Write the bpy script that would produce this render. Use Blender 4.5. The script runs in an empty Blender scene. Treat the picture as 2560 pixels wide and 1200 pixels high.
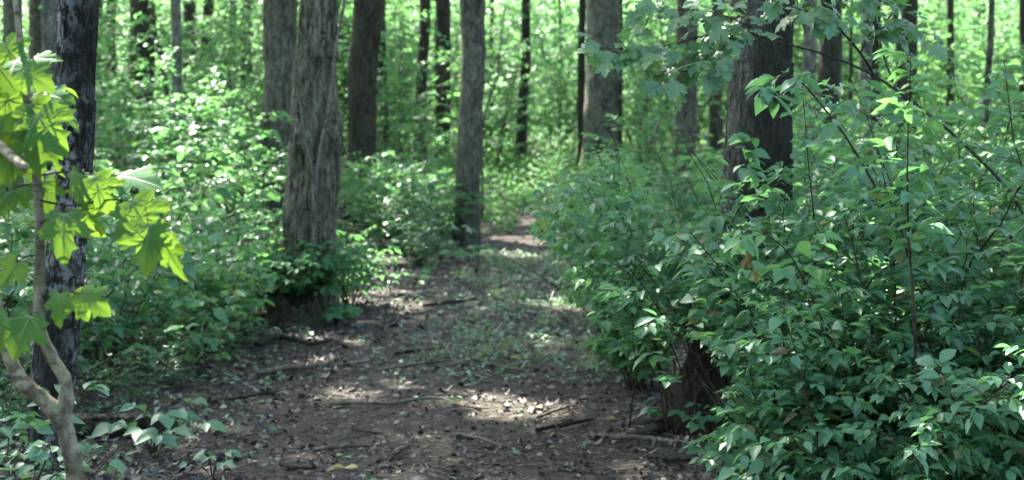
import bpy, math, random
import numpy as np
from mathutils import Vector
R = math.radians
PI = math.pi
rng = np.random.default_rng(11)

# ------------------------------------------------------------------ camera, sky, sun, exposure
sc = bpy.context.scene
F, CX, HY, CZ = 3500.0, 1280.0, 330.0, 1.6      # focal length in photo pixels, principal x, horizon row, eye height
cam_d = bpy.data.cameras.new("camera")
cam = bpy.data.objects.new("camera", cam_d)
sc.collection.objects.link(cam)
cam.location = (0, 0, CZ)
cam.rotation_euler = (R(90), 0, 0)
cam_d.sensor_width = 36
cam_d.lens = F / 2560 * 36
cam_d.shift_y = -(600 - HY) / 2560
cam_d.clip_start, cam_d.clip_end = 0.1, 2000
cam_d.dof.use_dof = True
cam_d.dof.focus_distance = 4.6
cam_d.dof.aperture_fstop = 4.0
sc.camera = cam
SUN_EL, SUN_AZ = 54, -32                         # the sun stands ahead of the camera, a little to the left
S = np.array([math.sin(R(SUN_AZ)) * math.cos(R(SUN_EL)), math.cos(R(SUN_AZ)) * math.cos(R(SUN_EL)), math.sin(R(SUN_EL))])
world = bpy.data.worlds.new("World")
sc.world = world
world.use_nodes = True
wn = world.node_tree.nodes
sky = wn.new("ShaderNodeTexSky")
sky.sky_type = 'NISHITA'
sky.sun_disc = False
sky.sun_elevation = R(SUN_EL)
sky.sun_rotation = R(SUN_AZ)
sky.dust_density = 3.0
sky.ozone_density = 0.8
sky.air_density = 0.8
wn["Background"].inputs[1].default_value = 0.15
world.node_tree.links.new(sky.outputs[0], wn["Background"].inputs[0])
sun_d = bpy.data.lights.new("sun", 'SUN')
sun_d.energy = 5.0
sun_d.angle = R(0.5)
sun_d.color = (1.0, 0.96, 0.90)
sun = bpy.data.objects.new("sun", sun_d)
sc.collection.objects.link(sun)
sun.rotation_euler = Vector(S).to_track_quat('Z', 'Y').to_euler()
sc.view_settings.view_transform = 'Standard'
sc.view_settings.look = 'None'
sc.view_settings.gamma = 1
sc.view_settings.exposure = 3.3
cy = sc.cycles
cy.use_denoising = True
cy.denoiser = 'OPENIMAGEDENOISE'
cy.max_bounces = 7
cy.diffuse_bounces = 5
cy.glossy_bounces = 2
cy.transmission_bounces = 5
cy.caustics_reflective = False
cy.caustics_refractive = False
cy.sample_clamp_indirect = 6

# ------------------------------------------------------------------ helpers
C = sc.collection


def sstep(a, b, x):
    t = np.clip((np.asarray(x, float) - a) / (b - a), 0, 1)
    return t * t * (3 - 2 * t)


def gz(x, y):
    """height of the forest floor"""
    x = np.asarray(x, float)
    y = np.asarray(y, float)
    z = 0.75 * sstep(20, 40, y) + 1.0 * sstep(40, 100, y)
    z = z + 1.0 * sstep(2.2, 10, -x) * sstep(7, 22, y) + 0.35 * sstep(2.5, 10, x) * sstep(7, 22, y)
    z = z + 0.018 * np.sin(x * 2.3 + 1.1 * y) * np.sin(y * 1.7 - x) + 0.03 * np.sin(x * 0.7 + 2) * np.sin(y * 0.53)
    return z


def at(px, py, d):
    """a point d metres ahead of the camera, seen at a pixel of the 2560 x 1200 photograph"""
    return np.array([(px - CX) / F * d, d, CZ - (py - HY) / F * d])


def xat(px, d):
    return (px - CX) / F * d


def onground(px, py):
    d = CZ * F / (py - HY)
    for _ in range(8):
        d = (CZ - float(gz(xat(px, d), d))) * F / (py - HY)
    return np.array([xat(px, d), d, float(gz(xat(px, d), d))])


def proj(P):
    return CX + F * P[..., 0] / P[..., 1], HY + F * (CZ - P[..., 2]) / P[..., 1]


def nrmz(v):
    return v / np.maximum(np.linalg.norm(v, axis=-1, keepdims=True), 1e-9)


class Acc:
    """collects triangles and quads, links them as one mesh object"""

    def __init__(s):
        s.V, s.F3, s.F4, s.M3, s.M4, s.n = [], [], [], [], [], 0

    def add(s, V, f3=None, f4=None, mi=0):
        V = np.asarray(V, float).reshape(-1, 3)
        if f3 is not None and len(f3):
            f3 = np.asarray(f3, np.int64)
            s.F3.append(f3 + s.n)
            s.M3.append(np.full(len(f3), mi))
        if f4 is not None and len(f4):
            f4 = np.asarray(f4, np.int64)
            s.F4.append(f4 + s.n)
            s.M4.append(np.full(len(f4), mi))
        s.V.append(V)
        s.n += len(V)

    def mesh(s, name, mats, smooth=True, offset=(0, 0, 0)):
        me = bpy.data.meshes.new(name)
        V = (np.concatenate(s.V) if s.V else np.zeros((0, 3))) - np.asarray(offset, float)
        f3 = np.concatenate(s.F3) if s.F3 else np.zeros((0, 3), np.int64)
        f4 = np.concatenate(s.F4) if s.F4 else np.zeros((0, 4), np.int64)
        mi = np.concatenate(s.M3 + s.M4) if (s.M3 or s.M4) else np.zeros(0)
        me.vertices.add(len(V))
        me.vertices.foreach_set("co", V.astype(np.float32).ravel())
        loops = np.concatenate([f3.ravel(), f4.ravel()]).astype(np.int32)
        me.loops.add(len(loops))
        me.loops.foreach_set("vertex_index", loops)
        npoly = len(f3) + len(f4)
        me.polygons.add(npoly)
        st = np.concatenate([np.arange(len(f3)) * 3, len(f3) * 3 + np.arange(len(f4)) * 4]).astype(np.int32)
        me.polygons.foreach_set("loop_start", st)
        me.polygons.foreach_set("material_index", mi.astype(np.int32))
        me.polygons.foreach_set("use_smooth", np.full(npoly, smooth))
        for m in (mats if isinstance(mats, (list, tuple)) else [mats]):
            me.materials.append(m)
        me.update(calc_edges=True)
        me.validate()
        return me

    def obj(s, name, mats, parent=None, smooth=True, origin=(0, 0, 0)):
        """origin: world point of the thing's base; vertices are stored relative to it"""
        o = bpy.data.objects.new(name, s.mesh(name, mats, smooth, origin))
        C.objects.link(o)
        if parent is not None:
            o.parent = parent
        else:
            o.location = origin
        return o


def tag(o, label=None, cat=None, group=None, kind=None):
    if label:
        o["label"] = label
    if cat:
        o["category"] = cat
    if group:
        o["group"] = group
    if kind:
        o["kind"] = kind
    return o


def thing(name, label, cat, loc, group=None):
    o = bpy.data.objects.new(name, None)
    C.objects.link(o)
    o.location = tuple(float(v) for v in loc)
    o.empty_display_size = 0.2
    return tag(o, label, cat, group)


def copy_thing(src, loc, rz, scl, label, group):
    r = src.copy()
    C.objects.link(r)
    r.location, r.rotation_euler, r.scale = loc, (0, 0, rz), scl
    r["label"], r["group"] = label, group
    for ch in list(src.children):
        c = ch.copy()
        C.objects.link(c)
        c.parent = r
    return r


def tube(acc, P, rad, n=6, mi=0, cap=True):
    P = np.asarray(P, float)
    k = len(P)
    rad = np.broadcast_to(np.asarray(rad, float), (k,))
    T = nrmz(np.gradient(P, axis=0))
    ref = np.array([0.31, 0.2, 1.0]) if abs(T[:, 2]).mean() < 0.8 else np.array([1.0, 0.17, 0.1])
    A = nrmz(np.cross(T, ref))
    B = np.cross(T, A)
    th = np.arange(n) * 2 * PI / n
    V = P[:, None] + rad[:, None, None] * (np.cos(th)[None, :, None] * A[:, None] + np.sin(th)[None, :, None] * B[:, None])
    i = np.arange(k - 1)[:, None] * n
    j = np.arange(n)[None]
    a, b = i + j, i + (j + 1) % n
    f4 = np.stack([a, b, b + n, a + n], -1).reshape(-1, 4)
    V = V.reshape(-1, 3)
    f3 = None
    if cap:
        V = np.concatenate([V, P[:1] - T[:1] * rad[0] * 0.3, P[-1:] + T[-1:] * rad[-1] * 0.6])
        c0, c1 = k * n, k * n + 1
        jj = np.arange(n)
        f3 = np.concatenate([np.stack([np.full(n, c0), (jj + 1) % n, jj], -1),
                             np.stack([np.full(n, c1), (k - 1) * n + jj, (k - 1) * n + (jj + 1) % n], -1)])
    acc.add(V, f3, f4, mi)


def smooth_path(pts, n):
    """Catmull-Rom through the points"""
    P = np.asarray(pts, float)
    P = np.concatenate([2 * P[:1] - P[1:2], P, 2 * P[-1:] - P[-2:-1]])
    out = []
    segs = len(P) - 3
    for u in np.linspace(0, segs - 1e-6, n):
        i = int(u)
        t = u - i
        p0, p1, p2, p3 = P[i:i + 4]
        out.append(0.5 * (2 * p1 + (p2 - p0) * t + (2 * p0 - 5 * p1 + 4 * p2 - p3) * t * t + (3 * p1 - p0 - 3 * p2 + p3) * t ** 3))
    return np.array(out)


# ------------------------------------------------------------------ leaf shapes (x across, y along, z up)
def ovate(rows, wid, fold, droop):
    V, ids, f = [], [], []
    for t, w in zip(rows, wid):
        z = -droop * t * t
        m = len(V)
        V.append((0, t, z - 0.0))
        if w > 0:
            V.append((-w, t, z + fold * w * 2))
            V.append((w, t, z + fold * w * 2))
            ids.append((m, m + 1, m + 2))
        else:
            ids.append((m, m, m))
    for a, b in zip(ids[:-1], ids[1:]):
        for s_ in (1, 2):
            q = [a[0], b[0], b[s_], a[s_]] if s_ == 2 else [a[0], a[s_], b[s_], b[0]]
            q2 = []
            for v in q:
                if v not in q2:
                    q2.append(v)
            f.append(q2[:3])
            if len(q2) == 4:
                f.append([q2[0], q2[2], q2[3]])
    return np.array(V, float), np.array(f)


LEAF_FINE = [ovate((0, .14, .34, .58, .8, 1), (0, .16, .27, .25, .13, 0), .22, .18),
             ovate((0, .14, .34, .58, .8, 1), (0, .18, .30, .26, .12, 0), .10, .34),
             ovate((0, .14, .34, .58, .8, 1), (0, .15, .25, .23, .12, 0), .34, .05)]
LEAF_MID = [ovate((0, .38, .72, 1), (0, .28, .20, 0), .2, .2), ovate((0, .38, .72, 1), (0, .3, .22, 0), .1, .36)]
LEAF_FAR = [ovate((0, .45, 1), (0, .3, 0), .2, .2)]
_mh = [(.10, -.08), (.30, -.10), (.34, -.03), (.46, -.02), (.39, .09), (.33, .14), (.45, .19), (.50, .27), (.64, .35), (.53, .40),
       (.50, .48), (.39, .46), (.23, .42), (.24, .56), (.33, .67), (.20, .71), (.14, .85), (0, 1.0)]


def maple(bend=1.0, veins=True, tw=0.0):
    out = [(0.0, 0.0)] + _mh + [(-x, y) for x, y in reversed(_mh[:-1])]
    P = np.array(out)
    c = np.array([0, .3])
    k = len(P)

    def zf(xy):
        x, y = xy[:, 0], xy[:, 1]
        return bend * (-.30 * x * x - .22 * (y - .2) ** 2 + .07 * np.abs(np.sin(6 * np.arctan2(x, y + .15))) * np.hypot(x, y) * 1.2) + tw * x * y

    rings = [c + (P - c) * s_ for s_ in (1.0, .66, .33)]
    XY = np.concatenate(rings + [c[None]])
    V = np.column_stack([XY, zf(XY)])
    f = []
    for r in range(2):
        for j in range(k):
            a, b = r * k + j, r * k + (j + 1) % k
            f += [[a, b, b + k], [a, b + k, a + k]]
    for j in range(k):
        f.append([2 * k + j, 2 * k + (j + 1) % k, 3 * k])
    V, f = V.copy(), np.array(f)
    VV, vf = [], []
    if veins:
        n0 = 0
        for tip in ((0, .95), (.56, .33), (-.56, .33), (.4, 0), (-.4, 0)):
            tip = np.array(tip)
            perp = np.array([-tip[1], tip[0]]) / np.hypot(*tip)
            for off in (.012, -.012):
                L = np.linspace(0, 1, 6)[:, None] * tip
                w = np.linspace(.013, .003, 6)[:, None]
                a_, b_ = L + perp * w, L - perp * w
                XY2 = np.concatenate([a_, b_])
                VV.append(np.column_stack([XY2, zf(np.concatenate([L, L])) + off]))
                for i in range(5):
                    vf += [[n0 + i, n0 + i + 1, n0 + 6 + i + 1], [n0 + i, n0 + 7 + i, n0 + 6 + i]]
                n0 += 12
        VV = np.concatenate(VV)
    return V, f, VV, np.array(vf)


def maple_far():
    P = np.array([(0, 0), (.42, -.04), (.34, .14), (.62, .35), (.25, .44), (.3, .66), (0, 1), (-.3, .66), (-.25, .44), (-.62, .35), (-.34, .14), (-.42, -.04)])
    V = np.column_stack([P, -.3 * P[:, 0] ** 2 - .15 * P[:, 1] ** 2])
    V = np.concatenate([V, [[0, .3, 0]]])
    k = len(P)
    return V, np.array([[j, (j + 1) % k, k] for j in range(k)])


MAPLE_FAR = [maple_far()]


def leaves(acc, tmpls, pos, ydir, nrm, size, wid=1.0, mi=0):
    """instances of the leaf shapes, spread at random over the templates"""
    pos = np.asarray(pos, float).reshape(-1, 3)
    n = len(pos)
    if n == 0:
        return
    y = nrmz(np.broadcast_to(ydir, (n, 3)).astype(float))
    nn = np.broadcast_to(nrm, (n, 3)).astype(float)
    nn = nrmz(nn - (nn * y).sum(1, keepdims=True) * y)
    x = np.cross(y, nn)
    size = np.broadcast_to(size, (n,)).astype(float)
    wid = np.broadcast_to(wid, (n,)).astype(float)
    pick = rng.integers(0, len(tmpls), n)
    for t, tm in enumerate(tmpls):
        sel = np.where(pick == t)[0]
        if not len(sel):
            continue
        V, f = tm[0], tm[1]
        s_ = size[sel][:, None, None]
        W = pos[sel][:, None] + s_ * (V[None, :, 0:1] * wid[sel][:, None, None] * x[sel][:, None] + V[None, :, 1:2] * y[sel][:, None] + V[None, :, 2:3] * nn[sel][:, None])
        idx = (np.arange(len(sel)) * len(V))[:, None, None] + f[None]
        acc.add(W, idx.reshape(-1, 3), None, mi)


# ------------------------------------------------------------------ materials
def newmat(name):
    m = bpy.data.materials.new(name)
    m.use_nodes = True
    nt = m.node_tree
    return m, nt, nt.nodes, nt.links, nt.nodes["Principled BSDF"]


def ramp(nt, stops, src=None, interp='LINEAR'):
    r = nt.nodes.new("ShaderNodeValToRGB")
    r.color_ramp.interpolation = interp
    el = r.color_ramp.elements
    while len(el) < len(stops):
        el.new(0.5)
    for e, (p, c) in zip(el, stops):
        e.position = p
        e.color = (c[0], c[1], c[2], 1) if not np.isscalar(c) else (c, c, c, 1)
    if src is not None:
        nt.links.new(src, r.inputs[0])
    return r.outputs[0]


def noise(nt, vec, scale, detail=4, rough=0.55, dist=0.0):
    n = nt.nodes.new("ShaderNodeTexNoise")
    n.inputs["Scale"].default_value = scale
    n.inputs["Detail"].default_value = detail
    n.inputs["Roughness"].default_value = rough
    n.inputs["Distortion"].default_value = dist
    if vec is not None:
        nt.links.new(vec, n.inputs["Vector"])
    return n.outputs[0]


def mixc(nt, fac, a, b, mode='MIX'):
    m = nt.nodes.new("ShaderNodeMix")
    m.data_type = 'RGBA'
    m.blend_type = mode
    for sock, v in ((m.inputs[0], fac), (m.inputs[6], a), (m.inputs[7], b)):
        if isinstance(v, (int, float)):
            sock.default_value = v
        elif isinstance(v, tuple):
            sock.default_value = (*v, 1)
        else:
            nt.links.new(v, sock)
    return m.outputs[2]


def mathn(nt, op, a, b=None):
    m = nt.nodes.new("ShaderNodeMath")
    m.operation = op
    for i, v in enumerate((a, b)):
        if v is None:
            continue
        if isinstance(v, (int, float)):
            m.inputs[i].default_value = v
        else:
            nt.links.new(v, m.inputs[i])
    return m.outputs[0]


def mapped(nt, scale, kind="Object"):
    tc = nt.nodes.new("ShaderNodeTexCoord")
    mp = nt.nodes.new("ShaderNodeMapping")
    mp.inputs["Scale"].default_value = scale
    nt.links.new(tc.outputs[kind], mp.inputs[0])
    return mp.outputs[0]


def leafmat(name, cols, trans, tf=0.4, rough=0.36, spec=0.5, old=False):
    m, nt, N, L, p = newmat(name)
    g = N.new("ShaderNodeNewGeometry")
    stops = [(i / (len(cols) - 1), c) for i, c in enumerate(cols)]
    if old:                                            # a few leaves have yellowed or died
        stops = [(p_ * .965, c) for p_, c in stops] + [(.975, (.17, .17, .045)), (.99, (.15, .09, .035)), (1, (.09, .06, .03))]
    col = ramp(nt, stops, g.outputs["Random Per Island"])
    nz = noise(nt, mapped(nt, (1, 1, 1)), 38, 3)
    col2 = mixc(nt, mathn(nt, 'MULTIPLY', nz, 0.45), col, tuple(0.55 * v for v in cols[0]))
    L.new(col2, p.inputs["Base Color"])
    p.inputs["Roughness"].default_value = rough
    p.inputs["Specular IOR Level"].default_value = spec
    tr = N.new("ShaderNodeBsdfTranslucent")
    tcol = mixc(nt, 0.5, col, trans, 'MIX')
    L.new(tcol, tr.inputs[0])
    ms = N.new("ShaderNodeMixShader")
    ms.inputs[0].default_value = tf
    L.new(p.outputs[0], ms.inputs[1])
    L.new(tr.outputs[0], ms.inputs[2])
    L.new(ms.outputs[0], N["Material Output"].inputs[0])
    return m


LM = {
    'shrub': leafmat("shrub_leaf", [(.05, .138, .066), (.068, .185, .085), (.09, .21, .074)], (.17, .42, .10), .42, .42, .5, old=True),
    'shrub_pale': leafmat("pale_shrub_leaf", [(.06, .17, .066), (.09, .22, .08), (.125, .25, .072)], (.21, .47, .10), .45, .45, .3, old=True),
    'under': leafmat("undergrowth_leaf", [(.042, .13, .055), (.065, .18, .068), (.105, .225, .07)], (.18, .44, .10), .45, .46, .2, old=True),
    'under_dark': leafmat("dark_undergrowth_leaf", [(.036, .105, .048), (.052, .14, .062), (.07, .165, .06)], (.14, .36, .08), .42, .32, old=True),
    'maple': leafmat("maple_leaf", [(.022, .078, .028), (.034, .10, .03), (.055, .125, .03)], (.40, .66, .03), .28, .75, .06),
    'maple_shade': leafmat("layered_maple_leaf", [(.05, .14, .062), (.07, .17, .068), (.085, .19, .062)], (.18, .42, .09), .42, .36),
    'far': leafmat("far_leaf", [(.024, .08, .036), (.048, .13, .05), (.078, .17, .055)], (.17, .37, .10), .48, .6, .12),
    'sapling': leafmat("sapling_leaf", [(.042, .125, .046), (.065, .17, .055), (.10, .215, .06)], (.18, .41, .09), .46, .55, .15),
    'canopy': leafmat("canopy_leaf", [(.045, .11, .035), (.06, .14, .04)], (.14, .34, .07), .4, .45),
    'plant': leafmat("low_plant_leaf", [(.055, .14, .075), (.08, .18, .09), (.10, .20, .08)], (.16, .38, .09), .3, .45),
    'grass': leafmat("grass_blade", [(.08, .15, .055), (.12, .19, .07), (.18, .19, .10)], (.22, .36, .08), .4, .45),
    'yellow': leafmat("yellow_leaf", [(.22, .21, .04), (.27, .25, .06)], (.35, .32, .05), .3, .5),
    'withered': leafmat("withered_leaf", [(.16, .10, .025), (.09, .055, .018)], (.35, .2, .03), .3, .6),
}
m_, nt_, N_, L_, p_ = newmat("maple_leaf_vein")
p_.inputs["Base Color"].default_value = (.10, .14, .03, 1)
p_.inputs["Roughness"].default_value = .5
VEIN = m_


def barkmat(name, dark, mid, light, vs=(9, 9, 1.6), bump=.6, lichen=0.0, lichen_col=(.42, .45, .42), moss=0.0, moss_and_foot_shade=None, fur=1.0, lich=(17, .50, .62)):
    m, nt, N, L, p = newmat(name)
    dark, mid, light = [(c[0] * .84, c[1] * .83, c[2] * .67) for c in (dark, mid, light)]
    v = mapped(nt, vs)
    n1 = noise(nt, v, 2.2, 8, .62, .6)
    n2 = noise(nt, mapped(nt, (vs[0] * 2.6, vs[1] * 2.6, vs[2] * 1.5)), 2.0, 5, .6, .3)
    h = mathn(nt, 'ADD', mathn(nt, 'MULTIPLY', n1, .65 * fur), mathn(nt, 'MULTIPLY', n2, .5))
    col = ramp(nt, [(.42, dark), (.56, mid), (.72, light)], h)
    pt = noise(nt, mapped(nt, (1, 1, .55)), 5.5, 5, .65, .8)     # weathered patches
    col = mixc(nt, 1.0, col, ramp(nt, [(.36, (.38, .36, .32)), (.5, (1, 1, 1)), (.66, (1.0, 1.08, .92))], pt), 'MULTIPLY')
    v3 = noise(nt, mapped(nt, (vs[0] * .5, vs[1] * .5, vs[2] * 5)), 2.4, 4, .6, 1.2)  # cross cracks between the plates
    col = mixc(nt, ramp(nt, [(.36, .75), (.44, 0)], v3), col, tuple(.5 * k for k in dark))
    if lichen:
        nl = noise(nt, mapped(nt, (1, 1, .55)), lich[0], 6, .72, .4)
        nl2 = noise(nt, mapped(nt, (1, 1, .7)), 3.1, 2)
        k = mathn(nt, 'MULTIPLY', ramp(nt, [(lich[1], 0), (lich[2], 1)], nl), ramp(nt, [(.38, 0), (.62, 1)], nl2))
        col = mixc(nt, mathn(nt, 'MULTIPLY', k, lichen), col, lichen_col)
    if moss:
        nm = noise(nt, mapped(nt, (1, 1, .5)), 4.5, 6, .7)
        tc = N.new("ShaderNodeTexCoord")
        sp = N.new("ShaderNodeSeparateXYZ")
        L.new(tc.outputs["Object"], sp.inputs[0])
        low = ramp(nt, [(0, 1), (1, 0)], mathn(nt, 'MULTIPLY', sp.outputs[2], .5))
        k = mathn(nt, 'MULTIPLY', ramp(nt, [(.42, 0), (.6, 1)], nm), mathn(nt, 'ADD', low, .25))
        col = mixc(nt, mathn(nt, 'MULTIPLY', k, moss), col, (.035, .05, .022))
    if moss_and_foot_shade is not None:
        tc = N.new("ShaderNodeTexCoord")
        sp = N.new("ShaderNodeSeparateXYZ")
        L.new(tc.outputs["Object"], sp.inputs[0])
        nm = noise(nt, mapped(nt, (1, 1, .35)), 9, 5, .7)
        e = mathn(nt, 'ADD', mathn(nt, 'ADD', sp.outputs[0], mathn(nt, 'MULTIPLY', sp.outputs[2], moss_and_foot_shade[1])), mathn(nt, 'MULTIPLY', mathn(nt, 'SUBTRACT', nm, .5), .42))
        e = mathn(nt, 'ADD', e, mathn(nt, 'MAXIMUM', mathn(nt, 'MULTIPLY', mathn(nt, 'SUBTRACT', .95, sp.outputs[2]), .6), 0))  # shade at the trunk's foot, painted in the same dark tone as the moss
        k = ramp(nt, [(.43, 0), (.57, 1)], mathn(nt, 'ADD', mathn(nt, 'MULTIPLY', mathn(nt, 'SUBTRACT', e, moss_and_foot_shade[0]), 1.0), .5))
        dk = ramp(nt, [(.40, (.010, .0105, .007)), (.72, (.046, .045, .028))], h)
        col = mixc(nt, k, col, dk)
    L.new(col, p.inputs["Base Color"])
    p.inputs["Roughness"].default_value = .85
    p.inputs["Specular IOR Level"].default_value = .1
    b = N.new("ShaderNodeBump")
    b.inputs["Strength"].default_value = bump
    b.inputs["Distance"].default_value = .05
    L.new(h, b.inputs["Height"])
    L.new(b.outputs[0], p.inputs["Normal"])
    return m


BK = {
    'grey': barkmat("grey_bark", (.03, .028, .022), (.085, .08, .066), (.17, .16, .135), (9, 9, 1.8), .7, .45, (.2, .215, .17), .3),
    'pale': barkmat("pale_grey_bark", (.06, .056, .048), (.12, .115, .10), (.20, .195, .175), (7, 7, 2.2), .5, .5, (.27, .28, .25)),
    'brown': barkmat("brown_furrowed_bark", (.018, .014, .011), (.05, .041, .033), (.095, .082, .066), (11, 11, 1.3), .9, .3, (.12, .135, .1), .4),
    'dark': barkmat("dark_bark", (.016, .014, .012), (.042, .037, .032), (.085, .077, .068), (12, 12, 1.5), .8, .2, (.13, .14, .12), .5),
    'lichen': barkmat("lichen_mottled_dark_bark", (.006, .0055, .005), (.017, .016, .014), (.045, .042, .038), (12, 12, 4.0), .8, .85, (.26, .265, .235), .2, lich=(24, .49, .57)),
    'shaggy': barkmat("shaggy_grey_bark", (.012, .010, .008), (.085, .074, .058), (.25, .225, .18), (15, 15, 1.9), 1.0, .4, (.2, .22, .16), .4, fur=1.1),
    'plated': barkmat("plated_bark_with_moss_and_foot_shade", (.016, .016, .014), (.09, .088, .078), (.26, .26, .235), (26, 26, 7.0), 1.0, .25, (.35, .36, .33), .2, moss_and_foot_shade=(-.04, -.108)),
    'sapling': barkmat("pale_tan_sapling_bark", (.07, .058, .043), (.20, .18, .14), (.29, .265, .21), (14, 14, 9), .3, .85, (.045, .036, .028), lich=(15, .52, .57)),
    'stem': barkmat("shrub_stem_bark", (.018, .013, .010), (.048, .035, .027), (.09, .07, .055), (30, 30, 8), .3),
    'twig': barkmat("dead_wood", (.06, .052, .044), (.15, .132, .112), (.27, .245, .215), (22, 22, 22), .6),
    'rot': barkmat("rotten_wood", (.014, .011, .009), (.045, .036, .03), (.11, .088, .07), (8, 20, 20), .9, moss=.4),
}

# ------------------------------------------------------------------ ground and path
def floor_mat(name, c0, c1, c2):
    m, nt, N, L, p = newmat(name)
    v = mapped(nt, (1, 1, 1))
    big = noise(nt, v, 1.1, 4, .6)
    mid = noise(nt, v, 14, 6, .7, .4)
    vo = N.new("ShaderNodeTexVoronoi")
    vo.inputs["Scale"].default_value = 34
    L.new(v, vo.inputs["Vector"])
    col = ramp(nt, [(.3, c0), (.52, c1), (.72, c2)], mid)
    col = mixc(nt, mathn(nt, 'MULTIPLY', ramp(nt, [(.4, 0), (.65, 1)], big), .5), col, tuple(.6 * k for k in c0))
    vcol = N.new("ShaderNodeSeparateColor")
    L.new(vo.outputs["Color"], vcol.inputs[0])
    col = mixc(nt, mathn(nt, 'MULTIPLY', ramp(nt, [(.55, 0), (.9, 1)], vcol.outputs[0]), .5), col, c2)
    L.new(col, p.inputs["Base Color"])
    p.inputs["Roughness"].default_value = .95
    p.inputs["Specular IOR Level"].default_value = .15
    b = N.new("ShaderNodeBump")
    b.inputs["Strength"].default_value = .9
    b.inputs["Distance"].default_value = .03
    hh = mathn(nt, 'ADD', mid, mathn(nt, 'MULTIPLY', vo.outputs[0], .6))
    L.new(hh, b.inputs["Height"])
    L.new(b.outputs[0], p.inputs["Normal"])
    return m


SOIL = floor_mat("leaf_mould_soil", (.017, .0135, .010), (.039, .032, .0235), (.08, .067, .052))
TRAIL = floor_mat("trodden_path_soil", (.019, .015, .011), (.041, .034, .0255), (.082, .071, .055))


def grid_sheet(name, xs, ys, mat, dz=0.0, kind='structure'):
    X, Y = np.meshgrid(xs, ys) if xs.ndim == 1 else (xs, ys)
    Z = gz(X, Y) + dz
    n, k = X.shape
    a = (np.arange(n - 1)[:, None] * k + np.arange(k - 1)[None])
    f4 = np.stack([a, a + 1, a + k + 1, a + k], -1).reshape(-1, 4)
    acc = Acc()
    acc.add(np.stack([X, Y, Z], -1).reshape(-1, 3), None, f4)
    return tag(acc.obj(name, mat), kind=kind)


u = np.linspace(-1, 1, 201)
gx = np.sign(u) * (9 * np.abs(u) + 240 * np.abs(u) ** 5)
gy = np.concatenate([np.linspace(-240, -6, 40)[:-1], np.arange(-6, 45, .22), 45 + np.linspace(0, 1, 60)[1:] ** 2 * 260])
grid_sheet("ground", gx, gy, SOIL)

PATH = np.array([  # y, centre x, half width
    (-4, -.25, 1.25), (3, -.3, 1.25), (6.8, -.33, 1.2), (9.8, -.30, 1.05), (13, -.12, .95), (16, .06, .72), (18.5, .24, .58), (22, .36, .42),
    (26, .5, .36), (28.5, 1.2, .36), (31, 2.6, .4), (34, 4.5, .5), (44, 12, .5)])


def path_c(y):
    return np.interp(y, PATH[:, 0], PATH[:, 1])


def path_w(y):
    return np.interp(y, PATH[:, 0], PATH[:, 2])


py_ = np.arange(-4, 44, .2)
tt = np.linspace(-1, 1, 21)
wob = .12 * np.sin(py_ * 2.1) + .09 * np.sin(py_ * 5.3 + 1) + .05 * np.sin(py_ * 11.0 + 2)
wob2 = .12 * np.sin(py_ * 1.7 + 2) + .09 * np.sin(py_ * 4.7) + .05 * np.sin(py_ * 12.0)
xl = path_c(py_) - path_w(py_) + wob
xr = path_c(py_) + path_w(py_) + wob2
PX = xl[:, None] + (xr - xl)[:, None] * (tt[None] + 1) / 2
grid_sheet("path", PX, np.repeat(py_[:, None], 21, 1), TRAIL, .004)

# ------------------------------------------------------------------ where the sun comes through the canopy
GAPS = []       # (point, radius): the crowns leave these sun lines open


def gap(px, py, d, r):
    GAPS.append((at(px, py, d), r))


gap(60, 250, 3.05, .15), gap(60, 150, 3.05, .1), gap(145, 570, 3.0, .09), gap(250, 480, 3.0, .03), gap(240, 770, 3.0, .07)
for px, py, r in ((880, 985, .26), (960, 985, .12), (1230, 1010, .34), (1300, 1040, .28), (1080, 800, .22), (1020, 790, .22), (900, 860, .14),
                  (1330, 640, .5), (1340, 600, .6), (330, 690, .4), (370, 700, .4), (1400, 770, .3)):
    p = onground(px, py)
    GAPS.append((p, r * 1.12))
gap(600, 560, 16, .9), gap(520, 470, 18, .8), gap(640, 420, 20, 1.0), gap(600, 250, 24, .7), gap(380, 170, 26, .8), gap(640, 330, 20, .6)
gap(1000, 420, 21, .9), gap(950, 500, 18, .7), gap(870, 560, 16, .5), gap(1000, 690, 13, .35), gap(930, 640, 14, .4)
gap(2230, 290, 5.0, .22), gap(2230, 390, 5.0, .12), gap(1640, 150, 6.3, .2), gap(1890, 590, 5.2, .12), gap(1960, 720, 5.0, .1)
gap(1780, 320, 13, .6), gap(2450, 330, 16, 1.2), gap(2500, 480, 14, .6), gap(720, 160, 14, .2), gap(1420, 470, 14, .35)
gap(1290, 430, 30, 1.6), gap(700, 380, 17, .5)


def open_to_sun(P):
    """False for leaves that stand in one of the open sun lines"""
    keep = np.ones(len(P), bool)
    for c, r in GAPS:
        w = P - c
        perp = w - (w @ S)[:, None] * S
        dd = np.linalg.norm(perp, axis=1)
        keep &= dd > r
    return keep


# ------------------------------------------------------------------ trees
TREES = []      # (x, y, short phrase)
CROWN_SCALE = 0.6


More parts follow.
